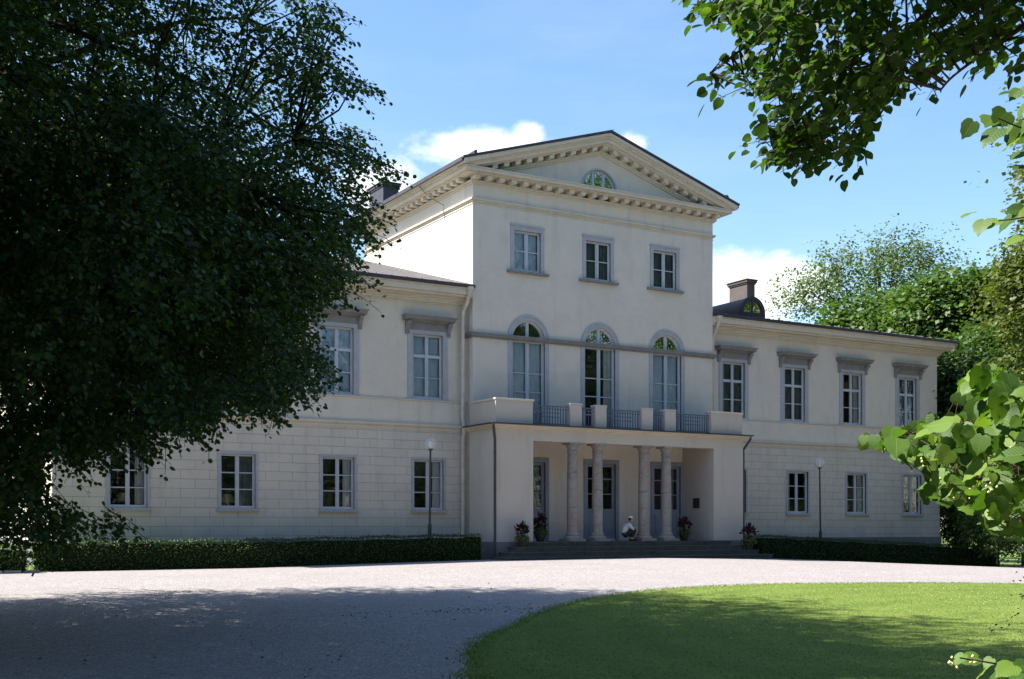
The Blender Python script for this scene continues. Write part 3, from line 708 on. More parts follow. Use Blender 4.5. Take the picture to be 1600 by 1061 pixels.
for a, b in zip(xs, xs[1:]):
    inside = abs((a+b)/2-LCX) < LR
    za, zb_ = (lz(a), lz(b)) if inside else (14.2, 14.2)
    m.face([(a, YF, za), (b, YF, zb_), (b, YF, zr(b)-.1), (a, YF, zr(a)-.1)])
    if inside: m.face([(a, YF, za), (a, YF+.3, za), (b, YF+.3, zb_), (b, YF, zb_)])
part('tympanum', m, M['wall_c']); m = MB()
m.face([(XB, YB, 14.2), (XA, YB, 14.2), (XA, YB, zr(XA)-.1), (XM, YB, ZA-.1), (XB, YB, zr(XB)-.1)])
part('gable_wall', m, M['wall_c'])
m = MB(); arcband(m, LCX, LCZ, LR, LR+.07, YF-.03, YF+.05, 24); w = part('lunette_window', m, M['casing'])
m = MB(); arcband(m, LCX, LCZ, LR-.07, LR-.004, YF+.07, YF+.12, 24)
for s in (-.25, .25): m.box(LCX+s-.045, LCX+s+.045, YF+.06, YF+.12, LCZ-.02, LCZ+math.sqrt((LR-.05)**2-.25**2))
m.box(LCX-LR, LCX+LR, YF+.06, YF+.12, LCZ-.04, LCZ+.05)
part('sash', m, M['sash'], w)
m = MB(); m.face([(LCX+(LR-.03)*math.cos(math.pi*i/20), YF+.095, LCZ+(LR-.03)*math.sin(math.pi*i/20)) for i in range(21)][::-1]); part('pane', m, M['glass'], w)
m = MB(); m.box(LCX-1.5, LCX+1.5, YF+1.2, YF+1.25, 14.56, 15.9); part('attic_partition', m, M['room'])
# centre roof
m = MB()
ya, yb = YF-.80, YB+.80
m.prism([(XE0, ZE), (XM, ZA), (XE1, ZE), (XE1, ZE+.07), (XM, ZA+.08), (XE0, ZE+.07)], ya, yb)
for s in (-1, 1):
    for a, b in ((.50, .62),):
        x0, x1 = XM+s*(XM-XE0-a), XM+s*(XM-XE0-b)
        m.prism([(x0, zr(x0)+.06), (x0, zr(x0)+.20), (x1, zr(x1)+.22), (x1, zr(x1)+.06)], ya+.12, yb-.1)
m.box(XE0-.03, XE0+.09, ya+.1, yb, ZE-.09, ZE+.0)
m.box(XE1-.09, XE1+.03, ya+.1, yb, ZE-.09, ZE+.0)
rc = part('roof', m, M['metal'])
chimney(21.75, 22.5, 8.5, 10.0, 14.8, 16.45, rc, M['metal'])
m = MB(); m.tube([(XM+.1, ya+.3, ZA), (XM+.1, ya+.3, ZA+.14), (XM+.32, ya+.3, ZA+.22)], .012, 5); part('lightning_rod', m, M['metal'], rc)
# lightning wire on the sunny side
m = MB(); m.tube([(XA-.72, 2.6, 14.62), (XA-.5, 2.2, 14.15), (XA-.08, 1.7, 13.75), (XA-.12, 1.7, 13.54), (XA-.04, 1.7, 13.3), (XA-.04, 1.7, 11.4)], .012, 5); part('lightning_wire', m, M['pipe_d'])
# interiors, rooms behind the glass, their dimness put into the wall colour
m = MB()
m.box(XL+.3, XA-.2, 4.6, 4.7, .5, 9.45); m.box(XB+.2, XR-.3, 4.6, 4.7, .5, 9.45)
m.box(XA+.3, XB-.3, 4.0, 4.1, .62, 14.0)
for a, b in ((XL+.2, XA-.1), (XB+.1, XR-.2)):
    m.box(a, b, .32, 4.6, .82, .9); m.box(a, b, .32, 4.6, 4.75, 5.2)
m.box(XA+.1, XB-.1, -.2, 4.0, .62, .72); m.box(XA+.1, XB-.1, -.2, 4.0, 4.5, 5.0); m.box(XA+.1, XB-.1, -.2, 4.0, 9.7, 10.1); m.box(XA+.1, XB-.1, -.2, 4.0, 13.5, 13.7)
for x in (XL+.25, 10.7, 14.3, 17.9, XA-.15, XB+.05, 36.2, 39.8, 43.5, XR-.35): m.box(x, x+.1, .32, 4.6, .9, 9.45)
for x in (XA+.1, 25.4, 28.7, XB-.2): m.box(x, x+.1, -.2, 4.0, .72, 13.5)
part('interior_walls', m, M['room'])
# doors in the portico
for i, x in enumerate(DX):
    m = newmb(TC); a = .16; x0, x1, z0, z1 = x-.68, x+.68, .74, 3.76
    m.box(x0-a, x0, -.05, .05, z0, z1+a); m.box(x1, x1+a, -.05, .05, z0, z1+a); m.box(x0, x1, -.05, .05, z1, z1+a)
    d = part('door', m, M['doorp'])
    m = newmb(TC)
    for s0, s1 in ((x0+.004, x-.004), (x+.004, x1-.004)):
        m.box(s0, s0+.10, .09, .15, z0+.04, z1-.01); m.box(s1-.10, s1, .09, .15, z0+.04, z1-.01); m.box(s0+.10, s1-.10, .09, .15, z1-.11, z1-.01)
        m.box(s0+.10, s1-.10, .10, .145, z0+.04, 1.88); m.box(s0+.10, s1-.10, .09, .15, 1.88, 1.98); m.box(s0+.16, s1-.16, .085, .10, z0+.2, 1.75)
        for bz in (2.57, 3.17): m.box(s0+.10, s1-.10, .10, .14, bz-.02, bz+.02)
    m.box(x-.035, x+.035, .07, .09, z0+.04, z1-.01)
    part('door_leaf', m, M['doorp'], d)
    m = newmb(TC); m.face([(x0+.05, .12, 1.9), (x1-.05, .12, 1.9), (x1-.05, .12, z1-.05), (x0+.05, .12, z1-.05)]); part('pane', m, M['glass'], d)
    m = newmb(TC); m.tube([(x+.05, .06, 1.72), (x+.05, .03, 1.72), (x+.16, .03, 1.72)], .012, 6); part('handle', m, M['brass'], d)
    if i != 1: part('curtain', curtain_mb(TC, x+.12 if i == 0 else x+.25, x1-.1, 1.9, z1, .3, .06), M['blind_d'], d, smooth=True)
# portico
PX0, PX1, PY = 21.2, 32.75, -2.5; OX0, OX1 = 22.77, 31.22
m = MB()
m.box(PX0, OX0, PY, YF-.002, .72, 4.4); m.box(OX1, PX1, PY, YF-.002, .72, 4.4)
m.box(PX0, PX1, PY, PY+.5, 4.4, 4.8); m.box(PX0, PX1, PY+.5, YF-.002, 4.62, 4.8)
m.box(PX0, OX0, PY+.5, YF-.002, 4.4, 4.62); m.box(OX1, PX1, PY+.5, YF-.002, 4.4, 4.62)
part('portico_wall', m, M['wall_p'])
for a, b in ((PX0-.04, OX0+.03), (OX1-.03, PX1+.04)): m = MB(); m.box(a, b, PY-.04, YF, -.6, .72); part('plinth', m, M['plinth'])
m = MB()
for p, a, b in ((.07, 4.80, 4.84), (.15, 4.84, 4.89), (.24, 4.89, 4.94)): m.box(PX0-p, PX1+p, PY-p, YF, a, b)
part('portico_cornice', m, M['trim'], bevel=.012)
m = MB(); m.box(PX0-.32, PX1+.32, PY-.32, YF-.003, 4.94, 4.985); part('gutter', m, M['metal'], bevel=.01)
m = MB()
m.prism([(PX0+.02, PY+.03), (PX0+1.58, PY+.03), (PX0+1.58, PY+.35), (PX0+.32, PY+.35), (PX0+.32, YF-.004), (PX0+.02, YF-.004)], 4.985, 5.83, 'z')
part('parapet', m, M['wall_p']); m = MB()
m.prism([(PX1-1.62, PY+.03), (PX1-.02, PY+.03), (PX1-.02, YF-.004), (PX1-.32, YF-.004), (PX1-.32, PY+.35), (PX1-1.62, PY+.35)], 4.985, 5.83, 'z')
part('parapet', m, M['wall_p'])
m = MB()
m.prism([(PX0-.02, PY-.01), (PX0+1.62, PY-.01), (PX0+1.62, PY+.39), (PX0+.36, PY+.39), (PX0+.36, YF-.004), (PX0-.02, YF-.004)], 5.83, 5.90, 'z')
part('coping', m, M['trim'], bevel=.01); m = MB()
m.prism([(PX1-1.66, PY-.01), (PX1+.02, PY-.01), (PX1+.02, YF-.004), (PX1-.36, YF-.004), (PX1-.36, PY+.39), (PX1-1.66, PY+.39)], 5.83, 5.90, 'z')
part('coping', m, M['trim'], bevel=.01)
piers = ((24.42, 24.94), (25.56, 26.06), (27.72, 28.25), (28.84, 29.37))
for a, b in piers:
    m = MB(); m.box(a, b, PY+.06, PY+.38, 4.985, 5.80); m.box(a-.02, b+.02, PY+.04, PY+.40, 5.80, 5.86); part('balcony_pier', m, M['wall_p'], bevel=.008)
ed = [PX0+1.58]+[q for pr in piers for q in pr]+[PX1-1.62]
for a, b in zip(ed[::2], ed[1::2]):
    m = MB(); y = PY+.18
    for z, t in ((5.045, .02), (5.70, .022), (5.60, .014)): m.box(a, b, y-.02, y+.02, z, z+t*1.6)
    n = max(3, round((b-a)/.115))
    for i in range(1, n): x = a+(b-a)*i/n; m.box(x-.013, x+.013, y-.012, y+.012, 5.03, 5.71)
    if b-a > 1:
        c = (a+b)/2
        for z in (5.32, 5.47): m.box(c-.42, c+.42, y-.014, y+.014, z-.012, z+.012)
    part('railing', m, M['rail'])
for i, x in enumerate((24.66, 25.79, 27.96, 29.05)):
    y = PY+.28; z = .72
    m = MB(); m.lathe([(.205, .34), (.212, 1.2), (.208, 2.0), (.185, 3.30), (.185, 3.34)], (x, y, z), 28); c = part('column', m, M['marble'], smooth=True)
    m = MB(); m.box(x-.36, x+.36, y-.36, y+.36, z, z+.09); m.lathe([(.33, .092), (.345, .13), (.32, .175), (.27, .19), (.25, .22), (.27, .24), (.265, .28), (.235, .30), (.235, .34)], (x, y, z), 28); part('base', m, M['marble'], c, smooth=True)
    m = MB(); m.lathe([(.195, 3.34), (.215, 3.36), (.215, 3.385), (.185, 3.40), (.19, 3.47), (.24, 3.555), (.29, 3.60), (.29, 3.615)], (x, y, z), 28); m.box(x-.30, x+.30, y-.30, y+.275, z+3.615, z+3.679); part('capital', m, M['marble'], c, smooth=True)
# platform and steps
m = MB()
m.box(OX0+.03, OX1-.03, PY-.03, YF, -.6, .715)
for x0, x1, y, z in ((22.05, 31.85, -2.80, .715), (21.70, 32.25, -3.15, .54), (21.32, 32.68, -3.50, .36), (20.95, 33.1, -3.85, .18)):
    m.box(x0, x1, y, PY-.042, -.8, z-.05); m.box(x0-.02, x1+.02, y-.025, PY-.042, z-.05, z)
part('steps', m, M['step'], bevel=.012)
# plaque on the inner right side of the portico
m = MB(); m.box(OX1-.03, OX1-.001, -1.62, -1.22, 2.02, 2.44); pq = part('plaque', m, mat('bronze_plaque', (.05, .035, .03), .45, .5, metallic=.4), bevel=.006)
# downpipes
m = MB(); x = XA-.22
m.tube([(x+.02, -.66, 10.16), (x+.02, -.66, 9.98), (x-.0, -.58, 9.8)], [.15, .12, .07], 12)
m.tube([(x-.0, -.58, 9.82), (x-.02, -.5, 9.6), (x-.06, -.26, 9.3), (x-.06, -.24, 9.0), (x-.06, -.24, 5.3), (x-.06, -.34, 5.1), (x-.06, -.34, 4.8), (x-.06, -.26, 4.55), (x-.06, -.26, .6)], .075, 12)
for z in (8.4, 7, 5.6, 4.2, 2.8, 1.6): m.lathe([(.086, 0), (.086, .04)], (x-.06, -.24 if z > 5.2 else -.26, z), 12)
part('downpipe', m, M['pipe_w'], smooth=True)
m = MB(); x = XB+.22
m.tube([(x, -.66, 10.14), (x, -.66, 9.95), (x, -.58, 9.75), (x, -.4, 9.5), (x, -.24, 9.3), (x, -.24, .6)], [.15, .12, .07, .07, .07, .07], 12)
part('downpipe', m, M['pipe_w'], smooth=True)
for x0, xx, y0, yy, z1 in ((PX0-.2, PX0-.065, PY-.2, PY-.06, 0), (PX1+.22, PX1+.065, PY-.2, PY+.05, 0)):
    m = MB(); m.tube([(x0, y0, 4.95), (x0, y0, 4.82), (xx, yy, 4.4), (xx, yy, 4.2), (xx, yy, .08), (xx, yy-.12, .02)], .05, 10)
    for z in (3.9, 2.6, 1.3): m.lathe([(.06, 0), (.06, .03)], (xx, yy, z), 10)
    part('downpipe', m, M['pipe_d'], smooth=True)

# ------------------------------------------------------------------ foliage
def unit(a): return a/np.maximum(np.linalg.norm(a, axis=-1, keepdims=True), 1e-9)
LEAF_S = (np.array([(0, 0, 0), (.5, 0, -.05), (1, 0, -.14), (.06, .38, .05), (.66, .44, .03), (.06, -.38, .05), (.66, -.44, .03)]),
          [np.array([(0, 1, 4, 3), (0, 5, 6, 1)]), np.array([(1, 2, 4), (1, 6, 2)])])
LEAF_C = (np.array([(0, 0, 0), (.55, .42, .10), (1, 0, -.08), (.45, -.42, .06)]), [np.array([(0, 1, 2, 3)])])
_ro = [(-.07, .16), (.02, .40), (.26, .50), (.55, .47), (.82, .27)]
LEAF_R = (np.array([(0, 0, 0), (1.04, 0, -.13)]+[(x, y, .10*y-.06*x) for x, y in _ro]+[(x, -y, .10*y-.06*x) for x, y in _ro]), [np.array([(0, 1, 6, 5, 4, 3, 2), (0, 7, 8, 9, 10, 11, 1)])])
def _heart():
    # broad heart-shaped leaf with toothed edge, lightly folded along the midrib and drooping at the tip
    mid = [0, .07, .2, .36, .53, .70, .86, 1.08]; edge = [(-.09, .15), (-.05, .37), (.14, .50), (.36, .52), (.57, .44), (.76, .31), (.91, .15), (1.08, .0)]
    def z(x, y): return .16*abs(y)-.16*y*y-.13*x*x+.012*math.sin(x*17+y*9)
    V = [(x, 0, z(x, 0)) for x in mid]; F4 = []
    for s in (1, -1):
        k = len(V); n = len(mid)
        for i, (ex, ey) in enumerate(edge): V.append(((mid[i]+ex)/2, s*ey*.5, z((mid[i]+ex)/2, ey*.5)+.006*(-1)**i))
        for i, (ex, ey) in enumerate(edge): V.append((ex+(.02 if i % 2 else -.015), s*ey*(1.05 if i % 2 else .96), z(ex, ey)-.02*(i % 2)))
        for i in range(n-1):
            for q in (((i, i+1, k+i+1, k+i)), ((k+i, k+i+1, k+n+i+1, k+n+i))): F4.append(q if s > 0 else q[::-1])
    return np.array(V), [np.array(F4)]
LEAF_H = _heart()
def leaves(P, D, Nn, S, tmpl, W=1.0):
    """place leaf templates: P base points, D directions, Nn normals, S sizes -> V, [F]"""
    D = unit(D); B = unit(np.cross(Nn, D)); Nn = np.cross(D, B)
    t, fs = tmpl; S = np.asarray(S)[:, None, None]
    V = P[:, None]+(D[:, None]*t[None, :, 0:1]+B[:, None]*t[None, :, 1:2]*W+Nn[:, None]*t[None, :, 2:3])*S
    n, k = len(P), len(t)
    F = [(f[None]+k*np.arange(n)[:, None, None]).reshape(-1, f.shape[1]) for f in fs]
    return V.reshape(-1, 3), F
def sprays(C, out, L, nl, size, rng, tmpl, droop=.35, flat=.5, spread=.5):
    """leafy twigs starting at C heading out; returns leaf arrays and twig segments"""
    n = len(C); d = unit(out); up = np.array([0, 0, 1.])
    s = unit(np.cross(d, up)+1e-6)
    k = np.arange(nl)/nl
    Lr = L*rng.uniform(.7, 1.3, n)
    base = C[:, None]+d[:, None]*(Lr[:, None]*k[None])[..., None]
    base[..., 2] -= droop*(Lr[:, None]*k[None]**2)
    sgn = np.where(np.arange(nl) % 2, 1, -1)[None, :, None]
    ld = d[:, None]*.6+s[:, None]*sgn*rng.uniform(.5, 1.1, (n, nl, 1))+rng.normal(0, .35, (n, nl, 3)); ld[..., 2] -= rng.uniform(.1, .7, (n, nl))
    nn = np.array([0, 0, 1.])[None, None]+rng.normal(0, flat, (n, nl, 3))+d[:, None]*.3
    pos = base+ld*size*.35+rng.normal(0, spread*size, (n, nl, 3))
    S = size*rng.uniform(.6, 1.2, (n, nl))
    return pos.reshape(-1, 3), ld.reshape(-1, 3), nn.reshape(-1, 3), S.ravel(), base
def sticks(A, B, ra, rb, n=4):
    """many tapered twigs A->B as prisms"""
    d = unit(B-A); ref = np.where(np.abs(d[:, 2:3]) > .9, np.array([[1., 0, 0]]), np.array([[0, 0, 1.]]))
    a = unit(np.cross(d, ref)); b = np.cross(d, a); m = len(A)
    an = 2*np.pi*np.arange(n)/n
    off = a[:, None]*np.cos(an)[None, :, None]+b[:, None]*np.sin(an)[None, :, None]
    ra = np.broadcast_to(np.asarray(ra, float), (m,))[:, None, None]; rb = np.broadcast_to(np.asarray(rb, float), (m,))[:, None, None]
    V = np.concatenate([A[:, None]+off*ra, B[:, None]+off*rb], 1).reshape(-1, 3)
    f = np.array([(i, (i+1) % n, n+(i+1) % n, n+i) for i in range(n)])
    return V, (f[None]+2*n*np.arange(m)[:, None, None]).reshape(-1, 4)
class Acc:
    def __init__(s): s.V = []; s.F = {}; s.n = 0
    def add(s, V, Fs):
        for f in (Fs if isinstance(Fs, list) else [Fs]): s.F.setdefault(f.shape[1], []).append(f+s.n)
        s.V.append(V); s.n += len(V)
    def build(s, *a, **k): return npmesh(a[0], np.concatenate(s.V), [np.concatenate(v) for v in s.F.values()], *a[1:], **k)
def tree(name, label, cat, base, ells, ncl, nsp, nl, size, leaf, tmpl=LEAF_C, trunk_r=.35, L=.7, keep=None, keepc=None, group=None, seed=1, limbs=9, spread_h=.6, spread_v=.22, trunk_top=None, shell=.45, lean=(0, 0), drop=0., twigs=True, bark=None, extra=None, dthr=-1.6):
    """ells: list of (centre, radii, weight). trunk and limbs as one mesh, all leaves as the crown"""
    rng = np.random.default_rng(seed); base = np.array(base, float)
    root = thing(name, label, cat, tuple(base), group); O = tuple(base)
    w = np.array([e[2] for e in ells], float); w /= w.sum(); C = []
    cen = np.array([e[0] for e in ells]); rad = np.array([e[1] for e in ells])
    need = ncl
    nzv = rng.uniform(-1, 1, (5, 3)); nzp = rng.uniform(0, 6.28, 5)
    while need > 0:
        k = rng.choice(len(ells), need*3, p=w); u = unit(rng.normal(size=(len(k), 3))); r = rng.uniform(shell, 1, len(k))**.6
        P = cen[k]+u*rad[k]*r[:, None]
        dens = sum(np.sin(P@(nzv[i]*1.5)+nzp[i]) for i in range(5))
        ok = dens > rng.normal(dthr, .5, len(P))
        if keep is not None: ok &= (keepc or keep)(P)
        P = P[ok][:need]; C.append(P); need -= len(P)
        if len(C) > 400: break
    C = np.concatenate(C)
    if extra is not None: C = np.concatenate([C, extra])
    tt = np.array(trunk_top if trunk_top is not None else (cen*w[:, None]).sum(0)+np.array([0, 0, rad[0][2]*.3]))
    # trunk
    tm = MB(); npt = 8; tp = []
    for i in range(npt):
        f = i/(npt-1); p = base+(tt-base)*f; p = p+np.array([math.sin(f*3+seed)*.18, math.cos(f*2.3+seed)*.18, 0])*min(1, f*3)*trunk_r*2; tp.append(p)
    tm.tube([Vector(p) for p in tp], [trunk_r*(1.25 if i == 0 else 1-.78*i/(npt-1)) for i in range(npt)], 12)
    # limbs to spread points, then branches from the limbs to the clusters
    lp = []; lim_r = []
    order = rng.permutation(len(C)); order = order[C[order][:, 2] > (5.0 if limbs > 50 else -9)]; hubs = C[order[:limbs]]
    for h in hubs:
        f = rng.uniform(.3, .9); a = base+(tt-base)*f
        q = a+(h-a)*.86; mid = a+(q-a)*.5+np.array([0, 0, np.linalg.norm(q-a)*.12]); pts = []
        for t in np.linspace(0, 1, 8):
            p = (1-t)**2*a+2*t*(1-t)*mid+t*t*q+rng.normal(0, .06, 3)*(0 < t < 1); pts.append(p)
        r0 = trunk_r*(.42 if limbs < 50 else .24)*(1.1-f*.5); rs = [r0*(1-.82*t) for t in np.linspace(0, 1, 8)]
        tm.tube([Vector(p) for p in pts], rs, 7); lp += pts[1:]; lim_r += rs[1:]
    lp += tp[3:]; lim_r += [trunk_r*.3]*len(tp[3:])
    lp = np.array(lp)
    D2 = ((C[:, None]-lp[None])**2).sum(-1); j = D2.argmin(1); A = lp[j]
    M1 = A+(C-A)*.5+rng.normal(0, .12, C.shape)+np.array([0, 0, .06])*np.linalg.norm(C-A, axis=1)[:, None]
    dist = np.linalg.norm(C-A, axis=1); rb = np.clip(.008+.005*dist, .01, .04)*min(1, trunk_r/.3+.3); oksk = dist < (2.3 if limbs > 50 else 9); A, M1, rb = A[oksk], M1[oksk], rb[oksk]; Ck = C[oksk]
    acc = Acc(); acc.add(*sticks(A, M1, rb*1.3, rb, 5)); acc.add(*sticks(M1, Ck, rb, rb*.45, 5))
    # sprays
    ctr = base+(tt-base)*.75
    CC = np.repeat(C, nsp, 0)+rng.normal(0, 1, (len(C)*nsp, 3))*np.array([spread_h, spread_h, spread_v])
    CC0 = np.repeat(C, nsp, 0)
    out = unit(CC0-ctr)*.7+unit(CC-CC0)*.8+rng.normal(0, .25, CC.shape); out[:, 2] = out[:, 2]*.45-drop
    if keep is not None:
        jit = rng.normal(0, .16*L, CC.shape); k = keep(CC+unit(out)*L*.75+jit) & keep(CC+jit); CC, out, CC0 = CC[k], out[k], CC0[k]
    P, D, Nn, S, bs = sprays(CC, out, L, nl, size, rng, tmpl)
    if twigs:
        acc.add(*sticks(bs[:, 0], bs[:, nl//2], .006, .005, 3)); acc.add(*sticks(bs[:, nl//2], bs[:, -1], .005, .003, 3))
    tv = np.array([v[:] for v in tm.v]); q4 = np.array([f for f in tm.f if len(f) == 4]); acc.add(tv, q4)
    acc.build('trunk', bark or M['bark'], root, O)
    V, F = leaves(P, D, Nn, S, tmpl)
    a2 = Acc(); a2.add(V, F); a2.build('crown', leaf, root, O)
    return root
def in_poly(u, v, poly):
    u = np.asarray(u); v = np.asarray(v); r = np.zeros(u.shape, bool); n = len(poly)
    for i in range(n):
        x0, y0 = poly[i]; x1, y1 = poly[(i+1) % n]
        if y0 == y1: continue
        c = ((y0 > v) != (y1 > v)) & (u < (x1-x0)*(v-y0)/(y1-y0)+x0); r ^= c
    return r

# the big linden on the left
OUT = [(-3000, -3000), (470, -3000), (500, -300), (505, 0), (545, 18), (582, 38), (560, 62), (535, 82), (562, 104), (597, 138), (575, 160), (532, 152), (505, 176), (548, 196), (578, 212), (607, 240), (627, 268), (598, 282), (565, 305), (588, 322),
       (603, 350), (575, 372), (560, 405), (578, 436), (572, 458), (525, 464), (482, 490), (478, 540), (545, 572), (528, 592), (490, 602), (512, 620), (455, 628), (448, 652), (410, 642), (340, 648), (325, 672), (258, 676), (240, 698), (196, 700), (160, 716), (112, 722),
       (92, 705), (82, 735), (84, 768), (104, 788), (148, 804), (195, 818), (242, 830), (190, 834), (135, 828), (100, 842), (100, 862), (60, 858), (30, 842), (-200, 850), (-3000, 870)]
def keep_left(P):
    u, v, zd = project(P)
    lu = 9*np.sin(u*.055+v*.03)+6*np.sin(v*.11-u*.04); lv = 8*np.sin(v*.06-u*.05)+5*np.sin(u*.13)
    ok = in_poly(u+lu+3, v+lv+5, OUT) | (zd < .5)
    return ok & (P[:, 2] > .25+zg(P[:, 0], P[:, 1]))
def keep_left_c(P):
    """thinner towards the upper right and at the lower left, where sky and wall show through"""
    u, v, zd = project(P); h = np.abs(np.sin(P[:, 0]*91.7+P[:, 1]*57.3+P[:, 2]*33.1)*4375.5) % 1
    t = np.clip((u+20)/240, 0, 1)*np.clip((360+70*np.sin(u*.02)-v)/170, 0, 1); thin = 1-.80*t; thin = thin*np.where((u > 380) & (v < 620), .62, 1.)
    thin = np.where((u < 300) & (v > 600), np.clip(1-(v-600)/120, .22, 1), thin)
    return keep_left(P) & (h < thin)
_e = []
for u, v, d in ((560, 45, 20), (545, 100, 19), (570, 138, 20), (590, 240, 20), (600, 262, 20.5), (575, 345, 19), (560, 440, 19), (530, 572, 18), (500, 615, 18), (440, 640, 17.5), (325, 660, 17), (235, 688, 16.5), (150, 712, 16), (225, 830, 16), (160, 828, 16), (75, 868, 16),
                (520, 20, 20), (480, 90, 20), (520, 150, 20), (540, 300, 20), (500, 440, 19), (470, 600, 18), (400, 640, 17.5), (500, 560, 18)):
    _e += [list(at(u-18, v-4, d)), list(at(u-38, v-12, d+.8)), list(at(u-30, v-8, d-1))]
tree('linden_tree', 'huge dark linden tree filling the left side in front of the palace wing', 'tree', (-1.3, -19.5, zgf(-1.3, -19.5)),
     [((1.2, -19.3, 8.3), (8.6, 8.8, 7.6), 5), ((2.2, -20.5, 4.6), (6.2, 6.6, 3.6), 1.6), ((5.5, -19, 8.8), (4.6, 6, 5.2), 2.2), (tuple(at(30, 775, 17.5)), (1.5, 2.6, 1.1), .6), (tuple(at(120, 690, 17.5)), (1.8, 2.6, 1.0), .35), ((1.5, -25.6, 11), (4.0, 3.2, 3.2), .8), ((3.6, -23.6, 12.2), (4.4, 3.4, 2.6), .8)],
     2750, 17, 13, .070, M['linden'], LEAF_S, .55, .52, keep_left, keep_left_c, seed=11, limbs=75, spread_h=.46, spread_v=.16, dthr=-.9, trunk_top=(-.6, -19.3, 11.5), drop=.18, extra=np.array(_e), shell=.3)
# its neighbour further left, outside the photograph, shades the foreground drive
def keep_out(P):
    u, v, zd = project(P); return (zd < .5) | (u < -60) | (v < -150)
tree('linden_tree', 'second dark linden tree standing left of the drive beyond the edge of the view', 'tree', (-7.6, -27.5, zgf(-7.6, -27.5)),
     [((-5.4, -27.6, 8.6), (6.2, 6.2, 6.4), 1)], 700, 14, 11, .12, M['linden'], LEAF_C, .45, .7, keep_out, seed=5, limbs=14)

for x, y, h, lab, sd_ in ((-15.5, -15, 19, 'third linden of the left row, added outside the view to block sky light', 71), (-17, -32, 19, 'fourth linden of the left row, added outside the view to block sky light', 72)):  # unseen trees added to keep sky light off the foreground gravel
    tree('linden_tree', lab, 'tree', (x, y, zgf(x, y)), [((x, y, h*.55), (7, 7.5, h*.44), 1)], 420, 12, 8, .30, M['linden'], LEAF_C, .45, 1.0, keep_out, seed=sd_, limbs=12, spread_h=.9, spread_v=.4, twigs=False)

